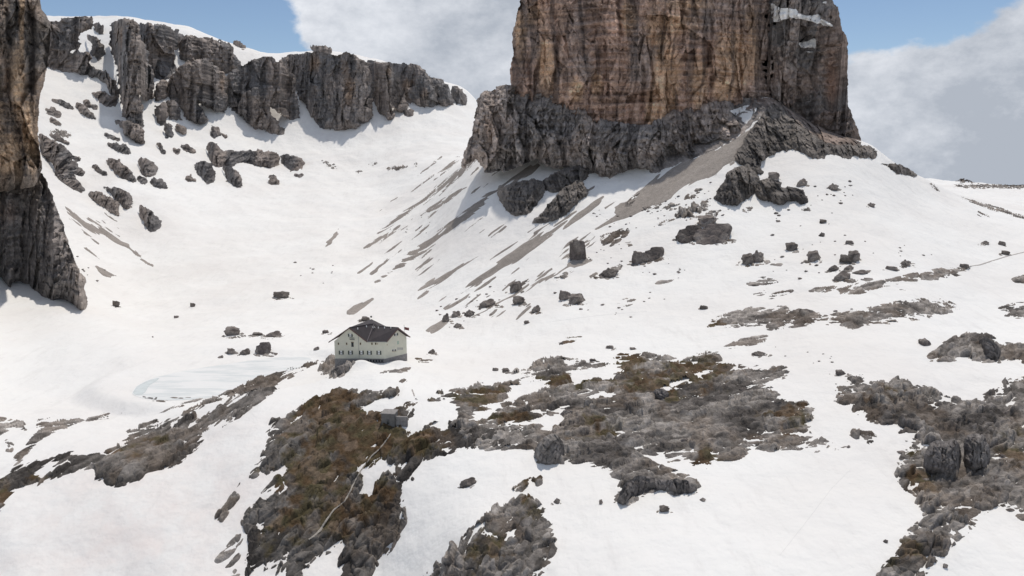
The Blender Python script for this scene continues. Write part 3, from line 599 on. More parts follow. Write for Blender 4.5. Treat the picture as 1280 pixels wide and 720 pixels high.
F4 = [(1032,486),(1045,471),(1060,469),(1072,469),(1100,472),(1125,475),(1145,481),(1162,487),(1180,496),(1197,501),(1217,501),(1235,495),(1245,487),(1257,487),(1255,475),(1280,472),(1420,465),(1420,670),(1280,650),(1272,647),(1270,640),(1260,637),(1235,645),(1222,657),(1197,675),(1185,690),(1167,702),(1162,712),(1140,790),(1050,800),(1080,745),(1101,715),(1107,705),(1124,690),(1125,670),(1140,662),(1152,647),(1147,630),(1140,617),(1130,610),(1120,595),(1121,577),(1130,565),(1146,552),(1140,547),(1122,542),(1125,539),(1115,532),(1105,531),(1085,527),(1080,517),(1067,515),(1060,510),(1047,500),(1037,495)]
F7 = [(884,406),(890,400),(910,392),(935,386),(960,385),(980,382),(990,390),(1005,386),(1015,390),(1035,394),(1055,392),(1077,387),(1100,382),(1130,376),(1160,374),(1180,376),(1195,381),(1203,385),(1185,391),(1167,395),(1135,400),(1110,405),(1085,404),(1067,411),(1052,408),(1030,405),(1005,406),(985,410),(965,414),(950,407),(925,409),(902,410),(886,411)]
F12 = [(530,722),(545,703),(560,685),(575,675),(590,662),(610,648),(625,637),(640,625),(642,610),(655,603),(665,597),(676,596),(675,605),(660,608),(657,620),(665,627),(680,635),(688,645),(694,665),(694,685),(688,700),(687,715),(670,735),(650,790),(480,800)]
for p_ in ([(800,262),(815,256),(832,250),(828,258),(812,264)],[(826,262),(838,256),(848,254),(842,262)],[(868,262),(880,250),(890,246),(886,258),(874,266)],[(1000,262),(1015,256),(1010,264)],[(880,268),(895,262),(905,262),(892,270)],[(745,300),(756,292),(752,302)],[(855,250),(866,240),(878,234),(872,246)],[(690,350),(700,343),(712,341),(700,350)],[(925,262),(940,258),(936,264)]):
    patch(p_, .6, .7, name='rubble', step=.75)
patch(F1, 1.1, .8, ang=24, st=3.2, blocks=1.1, dark=.34)
patch(F2, 1.2, 1.0, ang=50, st=2.2, dark=.5, blocks=.9)
patch(F2s, .5, .9, ang=50, st=2.2, dark=.35, rag=3.)
patch(F3, 1.0, .9, ang=12, st=2.2, blocks=1.1, dark=.06)
patch(F4, 1.0, .95, ang=25, st=2., blocks=1.1, dark=.14)
patch(F7, .7, .6, ang=8, st=1.5)
patch(F12, 1.3, 1.0, ang=45, st=2, dark=.1)
OTH = [
 ([(-60,522),(0,524),(28,527),(34,538),(28,537),(16,533),(8,540),(0,546),(-60,552)],.6,.5,15),
 ([(47,523),(80,522),(75,526),(100,523),(130,517),(156,515),(140,522),(110,528),(90,533),(75,537),(62,541),(47,552),(38,562),(28,580),(14,590),(18,575),(22,565),(35,555),(42,545),(48,540),(46,530)],.7,.5,15),
 ([(4,550),(12,548),(17,558),(15,565),(8,563)],.5,.4,None),([(184,519),(215,508),(257,496),(235,506),(200,517)],.3,.25,20),
 ([(176,496),(192,497),(215,498),(245,497),(225,502),(200,503)],.9,.3,0),
 ([(400,467),(400,455),(408,450),(418,446),(436,447),(443,451),(438,461),(430,468),(422,472),(410,472)],1.5,1.3,20),
 ([(472,466),(490,461),(513,459),(511,464),(495,468),(480,469)],.35,.25,10),([(488,484),(500,474),(509,471),(509,480),(498,484)],.6,.4,30),
 ([(509,447),(540,447),(545,443),(538,453),(520,452)],.25,.2,5),
 ([(270,701),(280,688),(300,667),(302,675),(288,692),(273,702)],.5,.5,50),([(281,709),(298,690),(302,694),(288,709)],.4,.4,50),([(283,724),(298,706),(300,712),(288,735)],.5,.5,50),
 ([(1063,542),(1080,537),(1095,540),(1099,555),(1090,560),(1075,553)],.7,.6,None),
 ([(1158,447),(1172,435),(1182,427),(1200,424),(1220,418),(1235,420),(1250,427),(1262,431),(1280,430),(1420,424),(1420,460),(1280,458),(1270,452),(1240,453),(1215,450),(1190,450),(1165,451)],1.8,.9,20),
 ([(905,434),(920,427),(945,422),(960,418),(960,426),(940,432),(922,437),(908,437)],.4,.4,12),
 ([(1008,364),(1027,360),(1060,355),(1097,352),(1120,346),(1150,342),(1172,337),(1200,335),(1211,340),(1185,347),(1155,351),(1122,355),(1100,361),(1080,366),(1050,370),(1035,368)],.5,.5,8),
 ([(958,371),(985,361),(992,363),(975,371),(962,374)],.4,.4,10),([(1122,361),(1140,360),(1130,365)],.3,.3,5),([(933,370),(950,363),(962,363),(958,370),(945,372)],.4,.4,10),
 ([(930,354),(950,346),(980,349),(965,355),(945,357)],.5,.5,5),([(1248,386),(1265,379),(1330,376),(1330,398),(1262,397),(1252,392)],.6,.6,5),([(1263,346),(1280,342),(1330,342),(1330,356),(1272,354)],.6,.6,5),
 ([(690,431),(705,420),(731,420),(715,428),(700,433)],.3,.3,10),
 ([(1162,229),(1168,230),(1176,239),(1170,239)],.4,.4,-30),([(1200,246),(1215,251),(1240,258),(1265,265),(1330,285),(1330,288),(1265,270),(1240,263),(1220,256)],.6,.5,-20),
 ([(1188,231),(1230,230),(1300,231),(1300,236),(1240,235),(1210,235)],1.2,.8,0),([(1192,227),(1204,222),(1222,229),(1205,228)],1.2,.6,0),([(1220,264),(1232,267),(1237,272),(1225,269)],.5,.4,-25),
 ([(814,284),(825,277),(840,272),(845,275),(828,281)],.6,.6,20),([(750,305),(757,294),(770,288),(787,285),(784,293),(772,302),(762,308)],.8,.7,35),([(773,307),(785,302),(796,304),(788,308)],.6,.4,5),
 ([(780,258),(790,250),(803,238),(799,247),(786,260)],.4,.4,40),([(733,347),(745,340),(765,334),(778,331),(775,337),(755,345)],.6,.6,20),
 ([(814,353),(828,350),(845,348),(835,353),(820,356)],.3,.3,5),([(769,380),(780,375),(795,374),(790,380),(785,385),(775,383)],.4,.4,10),([(742,347),(735,343),(738,350)],.3,.3,0),
 ([(1075,340),(1090,337),(1085,343)],.3,.3,0),([(1180,503),(1180,503),(1181,504)],.1,.1,0),
 ([(965,330),(990,327),(975,331)],.3,.3,0),([(1075,348),(1092,348),(1084,352)],.3,.3,0),([(960,330),(980,328),(975,333)],.3,.3,0),
 ([(843,271),(849,260),(858,256),(872,256),(875,262),(868,273),(855,274)],1.8,1.4,None),([(808,452),(820,447),(838,445),(835,450),(818,454)],.3,.3,8),
 ([(640,360),(652,352),(668,346),(660,356),(646,366)],.4,.4,35),
]
for p, l, a, g in OTH:
    if len(p) > 3 or abs(p[0][0]-p[1][0]) > 1: patch(p, l, a, ang=g, st=3, dark=.02)
# steep crags standing inside the rock ground
ck = dict(mat=M_ROCK, tint=([.17, .155, .148], [.24, .22, .205], [.2, .16, .12]), rag=1.3, step=.7)
for p, b in (([(1154,585),(1156,565),(1162,554),(1172,549),(1184,552),(1192,548),(1200,556),(1202,575),(1198,595),(1184,597),(1168,596)],2.6),
          ([(1204,580),(1204,556),(1208,545),(1218,541),(1230,544),(1238,560),(1238,576),(1230,586),(1218,589),(1210,588)],2.6),
          ([(667,570),(670,556),(680,546),(692,541),(702,548),(706,562),(703,576),(690,580),(675,579)],2.),
          ([(770,628),(776,612),(785,600),(800,594),(815,596),(830,600),(850,598),(862,602),(874,612),(862,617),(845,618),(830,612),(810,612),(795,620),(778,632)],1.2),
          ([(1228,448),(1226,436),(1222,426),(1232,421),(1245,428),(1252,438),(1250,450),(1238,452)],1.6),
          ([(817,498),(815,490),(820,486),(832,487),(838,492),(834,500),(824,502)],1.),
          ([(412,470),(413,464),(420,459),(430,458),(436,462),(431,468),(422,471)],1.)):
    cliff(p, lean=.35, bulge=b, sc=7, ribs=.8, fine=.5, ribw=2.8, name='crag', back=4, strata=.3, **ck)
EXPO = 0.12
# ------------------------------------------------------------------ boulders
def boulder_mesh(seed, boxy=0.0, sub=4):
    bm = bmesh.new(); bmesh.ops.create_icosphere(bm, subdivisions=sub, radius=1.)
    co = np.array([v.co[:] for v in bm.verts]); r = np.random.default_rng(seed)
    if boxy: 
        m = np.abs(co).max(1, keepdims=True); co = co*(1-boxy)+co/m*.85*boxy
    for k in range(4 if boxy > .6 else 15):      # planar fracture faces
        nrm = r.normal(size=3); nrm[2] *= .7; nrm /= np.linalg.norm(nrm); d = r.uniform(.45, .8)
        e = co@nrm-d; co = co-nrm*np.maximum(e, 0)[:, None]*.92
    co = co*(1+.08*fbm(co*1.7+seed, 3, seed)[:, None]+.03*ridged(co*5+seed, 3, seed+3)[:, None])
    a_, v, e_ = facets(co*2.3+seed, seed, 1.2); co = co*(1+a_[:, None]*.16)
    co[:, 2] = np.maximum(co[:, 2], -.75)
    for v_, c in zip(bm.verts, co): v_.co = c
    me = bpy.data.meshes.new('boulder'); bm.to_mesh(me); bm.free()
    me.polygons.foreach_set('use_smooth', np.zeros(len(me.polygons), bool))
    a = me.attributes.new('tint', 'FLOAT_COLOR', 'POINT'); t = np.ones((len(co), 4), np.float32)
    k = smooth(-.4, .4, fbm(co*1.2+seed+9, 4, seed+4))[:, None]; t[:, :3] = np.array([.27, .238, .215])*k+np.array([.15, .128, .118])*(1-k); a.data.foreach_set('color', t.ravel())
    me.materials.append(M_BOULD)
    lo, hi = co.min(0), co.max(0)
    return me, (hi-lo), (lo+hi)/2
BM = [boulder_mesh(s, b) for s, b in ((1, 0), (2, .3), (3, 0), (4, .5), (5, .2), (6, .35))]
BOXY = boulder_mesh(11, .7)
PIL = boulder_mesh(15, .9)
STN = [boulder_mesh(s, b, 2) for s, b in ((21, 0), (22, .3), (23, .2), (24, .4))]
def boulder(x0, y0, x1, y1, label, bm=None, group='boulders lying on the snow slopes', name='boulder', rz=None, cat='boulder', depth=None):
    cx, by = (x0+x1)/2, y1-.12*(y1-y0)
    G = ground(cx, by); Y = G[1]; mpp = Y/F/cp
    me, ext, cen = bm or random.choice(BM)
    if x1-x0 >= 9 and name == 'boulder':
        wq, hq = (x1-x0), (y1-y0); cxx = cx+random.uniform(-.15, .15)*wq; t_ = .22+.1*random.random()
        patch([(cxx-wq*.78, y1-hq*.02), (cxx-wq*.4, y1-hq*t_*1.1), (cxx, y1-hq*.4), (cxx+wq*.45, y1-hq*t_), (cxx+wq*.8, y1-hq*.05), (cxx+wq*.3, y1+hq*.10), (cxx-wq*.3, y1+hq*.12)], .3, .4, 'rock', step=.8, name='rubble', rag=1.2)
    o = bpy.data.objects.new(name, me); COL.objects.link(o)
    w_, h_ = (x1-x0)*mpp, (y1-y0)*mpp
    dp = depth or max(.7*w_, h_*.6); hh = max(h_*1.1-.45*dp*abs(float(uv_of(cx, by)[1])), h_*.6)
    o.scale = (w_/ext[0], dp/ext[1], hh*1.2/ext[2]); rz = random.uniform(-.3, .3) if rz is None else rz
    o.rotation_euler = (random.uniform(-.06, .06), random.uniform(-.1, .1), rz)
    o.location = (G[0], Y+dp*.2, G[2]+hh*.5-hh*.30-(cen[2]*hh*1.25/ext[2]))
    tag(o, label, cat, group); return o
BL = [
 (711,298,732,328,'tall square pillar boulder standing upright on a rubble mound',PIL,0),
 (847,281,880,301,'blunt slab boulder on the left of two big flat-topped blocks',BOXY,.25),
 (868,279,917,303,'longest flat-topped slab boulder below the shoulder crags',BOXY,-.1),
 (870,269,900,283,'rounded boulder resting behind the two big flat-topped blocks',None,None),
 (788,313,812,330,'lower broken half of the long dark boulder left of the flat-topped blocks',None,None),
 (805,308,832,325,'angular upper half of the long dark boulder left of the flat-topped blocks',BOXY,.2),
 (750,334,775,347,'low reddish brown boulder right of the pillar boulder foot',None,None),
 (698,362,713,376,'rounded grey boulder, left one of the touching pair below the pillar boulder',None,None),
 (708,367,731,381,'wider grey boulder, right one of the touching pair below the pillar boulder',None,None),
 (665,381,677,391,'small pointed boulder alone on snow left of the touching pair',None,None),
 (640,369,656,381,'dark boulder at the lower end of the rubble streak',None,None),
 (635,351,652,367,'dark upright boulder in the middle of the rubble streak',None,None),
 (655,400,663,405,'flat little stone on open snow above the rock band',None,None),
 (926,317,944,332,'left lump of the twin boulder below the crags',None,None),(938,312,957,329,'peaked right lump of the twin boulder below the crags',None,None),
 (981,303,1000,314,'pale wedge-shaped boulder on snow right of the twin boulder',None,None),
 (1008,313,1026,328,'dark reddish boulder with a flat skirt on the right snowfield',None,None),
 (1059,313,1077,329,'pointed dark boulder, right one of the largest pair on the right snowfield',None,None),
 (1049,318,1064,330,'squat boulder leaning on the pointed dark boulder',None,None),
 (1036,331,1051,339,'low domed boulder below the largest pair on the right snowfield',None,None),
 (1056,331,1069,338,'small domed boulder directly below the squat boulder',None,None),
 (1043,338,1067,351,'broad dark boulder above the long rubble strip',None,None),
 (1126,324,1140,333,'pale grey boulder standing over the long rubble strip',None,None),
 (1107,332,1122,338,'flat boulder touching the top of the long rubble strip',None,None),
 (1200,329,1211,336,'dark round boulder at the right tip of the long rubble strip',None,None),
 (1067,337,1088,343,'long flat boulder right of the broad dark boulder',None,None),
 (1056,300,1067,305,'flat dark stone on snow above the largest boulder pair',None,None),
 (1226,301,1238,306,'flat slanting stone near the right frame edge above the footpath',None,None),
 (1248,301,1257,307,'small dark stone right of the flat slanting stone',None,None),
 (1252,313,1262,319,'small dark stone just above the footpath',None,None),
 (997,223,1011,233,'rounded boulder on snow just right above the crags',None,None),
 (1024,274,1033,279,'small flat stone below the stone scatter of the shoulder',None,None),
 (1024,290,1032,296,'small dark stone halfway down the right snowfield',None,None),
 (1084,253,1095,259,'lone dark stone high on the right snow slope',None,None),
 (1149,422,1166,432,'pale lens-shaped boulder alone on snow left of the folded outcrop',None,None),
 (576,595,598,608,'lumpy dark boulder alone on the lower snow patch',None,None),
 (823,630,837,641,'dark boulder on snow below the tongue of the rock band',None,None),
 (692,621,701,630,'small tilted stone on snow right of the bottom outcrop',None,None),
 (748,624,754,631,'tiny stone on snow left of the rock tongue',None,None),
 (875,621,883,627,'small round stone on snow right of the rock tongue',None,None),
 (1104,673,1111,679,'small stone on snow beside the right rock ridge',None,None),
 (1178,703,1185,711,'small dark stone on the snow in the bottom right corner',None,None),
 (279,407,300,421,'rounded dark boulder on snow above the frozen lake',None,None),
 (283,434,294,443,'pale boulder on the far shore of the frozen lake',None,None),
 (318,426,339,444,'big square grey block left of the mountain hut',BOXY,.1),
 (300,435,314,444,'dark boulder left of the square grey block',None,None),
 (333,413,353,422,'low broad boulder behind the square grey block',None,None),
 (314,415,328,420,'flat dark stone left of the low broad boulder',None,None),
 (340,363,361,373,'wide dark boulder alone on the valley floor snow',None,None),
 (392,433,400,438,'small stone on snow left of the hut',None,None),(403,412,412,417,'small flat stone behind the left corner of the hut',None,None),
 (140,375,149,384,'slanting stone on snow right of the left buttress foot',None,None),(237,378,244,384,'small dark stone on the valley snow above the lake',None,None),
 (451,395,462,402,'dark stone on the snow directly behind the hut roof',None,None),(535,436,545,443,'grey boulder on snow right of the hut',None,None),
 (553,391,563,404,'dark upright boulder above the short rubble strip right of the hut',None,None),(565,388,577,397,'dark boulder right of the upright boulder above the hut',None,None),
 (566,403,578,410,'flat grey boulder below the dark pair right of the hut',None,None),
 (580,386,594,396,'grey boulder in the rubble line climbing from the hut',None,None),(600,373,622,384,'long low boulder in the rubble line climbing from the hut',None,None),
 (615,459,623,464,'small stone above the left end of the rock band',None,None),(626,460,637,466,'flat stone above the left end of the rock band',None,None),
 (757,431,767,436,'flat dark stone on snow above the mossy hump',None,None),(874,381,885,387,'dark stone left of the upper rubble island',None,None),
 (941,438,958,445,'flat grey stone right above the main rock band',None,None),(701,509,717,521,'dark block beside the round snow patch in the rock band',None,None),
 (1045,461,1059,469,'dark stone on the top tip of the right rock field',None,None),(999,385,1016,394,'rounded boulder on the long rubble island',None,None),
 (787,434,797,437,'small stone on snow above the middle of the rock band',None,None),(737,448,747,452,'dark stone left above the snow pocket of the rock band',None,None),
 (190,420,192,422,'tiny stone on the valley snow left of the lake',None,None),(217,394,223,398,'small stone on the valley snow below the scree streak',None,None),
 (960,215,974,226,'dark crag block at the top of the shoulder crags',None,None),(920,216,942,240,'big rounded block in the left shoulder crag',None,None),
 (1035,229,1049,238,'flat stone topping the stone scatter beside the crags',None,None),(272,444,280,448,'small flat stone on the lake shore',None,None),
 (1239,594,1262,606,'broad pale block below the twin crags',None,None),(1256,508,1282,522,'smooth grey block in the right rock field',None,None),(850,546,864,556,'pale lump in the lower rock band',None,None),
]
for x0, y0, x1, y1, lab, bm_, rz in BL: boulder(x0, y0, x1, y1, lab, bm_, rz=rz, depth=None)
# stones scattered around: one label per patch of scatter
SCAT = [([(1010,228),(1066,222),(1072,250),(1040,268),(1012,262)],20,2.2,5,'small stone in the loose scatter right of the shoulder crags'),
 ([(800,262),(880,235),(900,262),(1010,262),(1000,285),(920,275),(840,275)],30,1.8,5,'small stone scattered below the two shoulder crags'),
 ([(735,262),(800,262),(850,245),(890,225),(900,235),(860,262),(800,285),(760,300)],36,1.6,4,'small stone in the fringe of rubble under the big scree fan'),
 ([(800,325),(860,330),(850,350),(790,345)],12,1.8,5,'small stone on snow below the long dark boulder'),
 ([(960,290),(1060,290),(1060,352),(960,352)],18,1.8,5,'small stone between the boulders of the right snowfield'),
 ([(540,380),(640,350),(660,372),(560,420)],34,1.8,4.5,'small stone in the rubble right above the hut'),
 ([(470,290),(540,262),(545,290),(480,318)],14,1.6,4,'small stone between the scree chutes above the valley'),
 ([(690,360),(840,360),(880,400),(700,410)],14,1.8,4.5,'small stone on snow below the pillar boulder'),
 ([(1080,300),(1200,310),(1100,345)],10,1.8,4,'small stone on snow above the long rubble strip'),
 ([(960,430),(1050,440),(1040,470),(985,450)],10,1.6,3.5,'small stone on snow right of the main rock band'),
 ([(360,328),(430,330),(430,362),(345,350)],9,2.,5,'small stone on the valley floor snow'),
 ([(730,332),(745,305),(800,300),(800,330)],12,1.8,4,'small stone right of the pillar boulder'),
 ([(1020,485),(1060,470),(1130,540),(1100,545)],10,1.6,3.5,'small stone at the left fringe of the right rock field'),
 ([(700,500),(850,490),(960,480),(1000,530),(920,560),(740,560)],60,3,9,'grey stone half buried in the main rock band'),
 ([(1060,480),(1200,510),(1280,490),(1280,640),(1200,640),(1130,600),(1120,530)],60,3,10,'grey stone half buried in the right rock field'),
 ([(910,396),(1180,380),(1100,398),(940,410)],16,3,6,'grey stone half buried in the long rubble island'),
 ([(560,690),(640,640),(680,660),(670,710),(560,718)],16,3,9,'grey stone half buried in the bottom outcrop'),
 ([(85,300),(140,345),(130,360),(100,340)],8,1.6,3.5,'small stone on snow right of the left buttress')]
for poly, nn, a, b, lab in SCAT:
    pl = np.array(poly, float); c = 0
    while c < nn:
        x, y = random.uniform(*(pl[:, 0].min(), pl[:, 0].max())), random.uniform(pl[:, 1].min(), pl[:, 1].max())
        if sdist(np.array([x]), np.array([y]), pl)[0] < 0: continue
        c += 1; w_ = a+(b-a)*random.random()**2.2*1.3
        boulder(x-w_/2, y-w_*.45, x+w_/2, y, lab, random.choice(STN), group=lab.replace('small stone', 'small stones'), name='stone', cat='stone')

# ------------------------------------------------------------------ frozen lake
def ice_mat():
    m, nt, b = new_mat('lake_ice'); L = nt.links; g = nt.nodes.new('ShaderNodeNewGeometry')
    mp = nt.nodes.new('ShaderNodeMapping'); mp.inputs['Scale'].default_value = (.03, .13, 1); mp.inputs['Rotation'].default_value = (0, 0, -.25); L.new(g.outputs['Position'], mp.inputs[0])
    x = nt.nodes.new('ShaderNodeTexNoise'); x.inputs['Scale'].default_value = 1.6; x.inputs['Detail'].default_value = 8; x.inputs['Roughness'].default_value = .65; L.new(mp.outputs[0], x.inputs['Vector'])
    r = nt.nodes.new('ShaderNodeValToRGB'); L.new(x.outputs[0], r.inputs[0])
    e = r.color_ramp.elements; e[0].position = .38; e[0].color = (.66, .685, .68, 1); e[1].position = .52; e[1].color = (.80, .80, .785, 1)
    e2 = r.color_ramp.elements.new(.47); e2.color = (.73, .745, .735, 1)
    L.new(r.outputs[0], b.inputs['Base Color']); b.inputs['Roughness'].default_value = .5
    bp = nt.nodes.new('ShaderNodeBump'); bp.inputs['Distance'].default_value = .3; L.new(x.outputs[0], bp.inputs['Height']); L.new(bp.outputs[0], b.inputs['Normal'])
    return m
lp = chaikin(chaikin([(163,492),(170,482),(190,472),(225,464),(260,458),(300,452),(345,446),(385,444),(392,452),(360,464),(320,476),(290,488),(262,497),(235,499),(205,500),(180,498)]))
uv_, sv_ = uv_of(lp[:, 0], lp[:, 1]); Yl = (LAKE_Z-CZ)/sv_
ring = np.stack([uv_*Yl, Yl, np.full(len(lp), LAKE_Z-.17)], 1)
bm = bmesh.new(); vs = [bm.verts.new(p) for p in ring]; bm.faces.new(vs)
r_ = bmesh.ops.extrude_face_region(bm, geom=bm.faces[:]); bmesh.ops.translate(bm, verts=[v for v in r_['geom'] if isinstance(v, bmesh.types.BMVert)], vec=(0, 0, -1.2))
me = bpy.data.meshes.new('frozen_lake'); bm.to_mesh(me); bm.free(); me.materials.append(ice_mat()); o = bpy.data.objects.new('frozen_lake', me); COL.objects.link(o); o['kind'] = 'structure'
# the aqua meltwater rim at the lake's left end
rim = []
M_MELT = plain('meltwater_ice', (.69, .735, .725), .25, .12, .4)
LL_ = chaikin([(166,490),(172,482),(186,475),(200,472),(196,476),(186,482),(182,490),(176,494),(168,493)])
u_, s_ = uv_of(LL_[:, 0], LL_[:, 1]); Yl = (LAKE_Z-.13-CZ)/s_
bm = bmesh.new(); bm.faces.new([bm.verts.new(p) for p in np.stack([u_*Yl, Yl, np.full(len(Yl), LAKE_Z-.13)], 1)])
me = bpy.data.meshes.new('melt_pool'); bm.to_mesh(me); bm.free(); me.materials.append(M_MELT); o = bpy.data.objects.new('melt_pool', me); COL.objects.link(o); o['kind'] = 'structure'

# ------------------------------------------------------------------ paths: ribbons laid over what stands there
bpy.context.view_layer.update()
dg = bpy.context.evaluated_depsgraph_get()
def drop(px, py):
    """first surface met by the ray through this spot, as a point of the place"""
    d = Vector(pos(px, py, 1.)-np.array([0, 0, CZ])).normalized()
    ok, loc, nr, *_ = scene.ray_cast(dg, Vector((0, 0, CZ)), d)
    return loc if ok else Vector(ground(px, py))
def ribbon(name, line, w0, mat, lift=.12, stepn=1.5):
    pts_ = []
    for (x0, y0, a0), (x1, y1, a1) in zip(line[:-1], line[1:]):
        m = max(2, int(math.hypot(x1-x0, y1-y0)/stepn))
        for k in range(m):
            t = k/m; pts_.append((x0+(x1-x0)*t+random.uniform(-.4, .4), y0+(y1-y0)*t, a0+(a1-a0)*t))
    P = [drop(a, b) for a, b, _ in pts_]
    P = [P[0]]+[(P[i-1]+P[i]*2+P[i+1])/4 for i in range(1, len(P)-1)]+[P[-1]]
    V = []; 
    for i, p in enumerate(P):
        t = (P[min(i+1, len(P)-1)]-P[max(i-1, 0)]); t.z = 0; t.normalize(); nrm = Vector((-t.y, t.x, 0))
        hw = w0*pts_[i][2]*random.uniform(.75, 1.25)
        V += [p+nrm*hw+Vector((0, 0, lift-.25)), p+nrm*hw*.6+Vector((0, 0, lift)), p-nrm*hw*.6+Vector((0, 0, lift)), p-nrm*hw+Vector((0, 0, lift-.25))]
    Fq = [(4*i+j, 4*i+j+1, 4*i+j+5, 4*i+j+4) for i in range(len(P)-1) for j in range(3)]
    o = link_mesh(name, [tuple(v) for v in V], Fq, mat); o['kind'] = 'structure'; return o
M_PATH = plain('path_gravel', (.34, .31, .275), .95, .25, 1.2, bump=.2)
M_TRACK = plain('trodden_snow', (.72, .71, .70), .9, .1, .6)
M_TRACK2 = plain('muddy_path', (.40, .37, .345), .9, .2, .6)
ribbon('path', [(488,543,.8),(482,552,1),(474,562,.8),(465,570,1.1),(459,578,.7),(450,590,1),(444,601,1.1),(438,614,1.1),(430,628,1.2),(418,637,1),(408,650,1.4),(401,662,2.2),(392,671,1.2),(384,676,.6)], .22, M_PATH, .3)
ribbon('footpath', [(1211,333,.6),(1225,331,1),(1240,326,1),(1260,320,1),(1285,314,1),(1330,306,1)], .5, M_TRACK2, .15)
ribbon('footpath', [(690,402,.6),(727,397,1),(760,393,.8),(810,389,.8)], .22, M_TRACK, .05)
ribbon('footpath', [(975,694,.6),(990,675,1),(1015,643,1),(1040,610,.8),(1065,585,.5)], .07, M_TRACK, .05)
ribbon('footpath', [(515,487,1),(517,492,1),(518,497,1)], .3, M_TRACK2, .15)

# ------------------------------------------------------------------ mountain hut
M_WALL = plain('hut_render', (.66, .64, .53), .9, .07, .5); M_ROOF = plain('roof_sheet', (.042, .034, .038), .75, .2, .6)
M_FASC = plain('fascia_board', (.11, .06, .055), .7, .15, 2); M_PLINTH = plain('plinth_stone', (.27, .255, .245), .95, .3, 1.2, bump=.15)
M_SHUT = plain('dark_shutter', (.05, .06, .05), .6, .1, 3); M_PANE = plain('window_curtain', (.72, .72, .70), .4, .03, 3); M_GLASS = plain('dark_glass', (.03, .035, .04), .15, .1, 2)
M_WOOD = plain('ochre_wood', (.30, .20, .08), .7, .2, 3); M_GREEN = plain('pale_green_paint', (.38, .47, .38), .8, .05, 2); M_METAL = plain('grey_metal', (.3, .3, .31), .45, .1, 4, metal=.5)
M_GUT = plain('dull_gutter', (.13, .11, .115), .7, .15, 3); M_WHITE = plain('white_paint', (.78, .78, .76), .7, .05, 3); M_RED = plain('red_cloth', (.26, .10, .09), .8, .1, 5); M_CONC = plain('grey_concrete', (.17, .162, .155), .9, .25, 1., bump=.1)
HX, HY0 = 400., 395.
def zh(x, y): return HX+x/10.283, HY0+y/10.283
def hp(x, y, Y): return Vector(pos(*zh(x, y), Y))
def hz(x, Y, z):
    """point seen at zoomed column x, at distance Y and height z"""
    u, _ = uv_of(zh(x, 300)[0], 430.); return Vector((float(u)*Y, Y, z))
def meshobj(name, verts, faces, mat, parent=None):
    me = bpy.data.meshes.new(name); me.from_pydata([tuple(v) for v in verts], [], faces); me.materials.append(mat)
    bm = bmesh.new(); bm.from_mesh(me); bmesh.ops.recalc_face_normals(bm, faces=bm.faces); bm.to_mesh(me); bm.free()
    o = bpy.data.objects.new(name, me); COL.objects.link(o); o.parent = parent; return o
def empty(name, loc):
    e = bpy.data.objects.new(name, None); COL.objects.link(e); e.location = loc; e.empty_display_size = 1; return e
YF = 296.
ZB = float(hp(500, 548, YF).z); ZE = 9.9
hub = empty('mountain_hut', (0, 0, 0)); hub.location = (0, 0, 0)
A0 = hz(185, YF, 0); A1 = hz(600, YF, 0); A2 = hz(832, YF-.3, 0); A3 = hz(1113, YF+8.2, 0)
A4 = Vector((A3.x-7, A3.y+9, 0)); A5 = Vector((A0.x+2.5, A0.y+17, 0))
foot = [A0, A1, A2, A3, A4, A5]
def zset(p, z): return Vector((p.x, p.y, z))
PA = hp(375, 148, YF-.6); PB = hp(1010, 150, YF+3.6); T = hp(700, 97, YF+6.5); RC = hp(752, 131, YF+6.6)
pa_w = hz(375, YF, PA.z-.35); pa_w.x = PA.x; pb_w = Vector((PB.x, PB.y+.5, PB.z-.35))
tw = zset(T, T.z-.4)
z0 = ZB-5
def ext(f): return None
# walls: a closed shell up to the roof underside
vb = [zset(p, ZB) for p in foot]; vt = [zset(p, ZE) for p in foot]
verts = vb+vt+[zset(pa_w, pa_w.z), zset((A2+A3)/2, PB.z-.45), zset((A4+A5)/2, T.z-1.2), zset((A1+A4)/2, ZE-.6)]
faces = [(0,1,7,12,6),(1,2,8,7),(2,3,9,13,8),(3,4,10,9),(4,5,11,14,10),(5,0,6,11),(6,12,15,14,11),(12,7,15),(7,8,13,15),(13,9,10,15),(10,14,15),(5,4,3,2,1,0)]
wall = meshobj('wall', verts, faces, M_WALL, hub)
pl_f = [zset(p+(p-Vector(((A0.x+A3.x)/2, YF+7, 0))).normalized()*.12, 0) for p in foot]
meshobj('plinth', [zset(p, ZB+.02) for p in pl_f]+[zset(p, ZB-6) for p in pl_f], [(0,1,2,3,4,5),(11,10,9,8,7,6)]+[(i, (i+1) % 6, (i+1) % 6+6, i+6) for i in range(6)], M_PLINTH, hub)
# roof slabs
EL = hp(110, 332, YF-.6); V_ = hp(606, 326, YF-.6); EB = hp(857, 327, YF-.8); EC = hp(1160, 266, YF+8.6)
BL_ = Vector((EL.x+3.0, EL.y+19, EL.z)); BM_ = Vector(((A4.x+A5.x)/2, (A4.y+A5.y)/2+1, T.z-.6)); BR = Vector((A4.x+1, A4.y+1.5, EC.z))
def slab(pts_, th=.32):
    n_ = len(pts_); c = [Vector(p) for p in pts_]
    nrm = (c[1]-c[0]).cross(c[2]-c[0]).normalized(); nrm = nrm if nrm.z > 0 else -nrm
    return c+[p-nrm*th for p in c], [tuple(range(n_)), tuple(range(2*n_-1, n_-1, -1))]+[(i, (i+1) % n_, (i+1) % n_+n_, i+n_) for i in range(n_)]
RV, RF = [], []
for s_ in ([EL, PA, T, BM_, BL_], [PA, V_, T], [V_, EB, PB], [V_, PB, RC], [V_, RC, T], [PB, EC, BR, RC], [RC, BR, BM_, T]):
    v, f = slab(s_); k0 = len(RV); RV += v; RF += [tuple(i+k0 for i in g) for g in f]
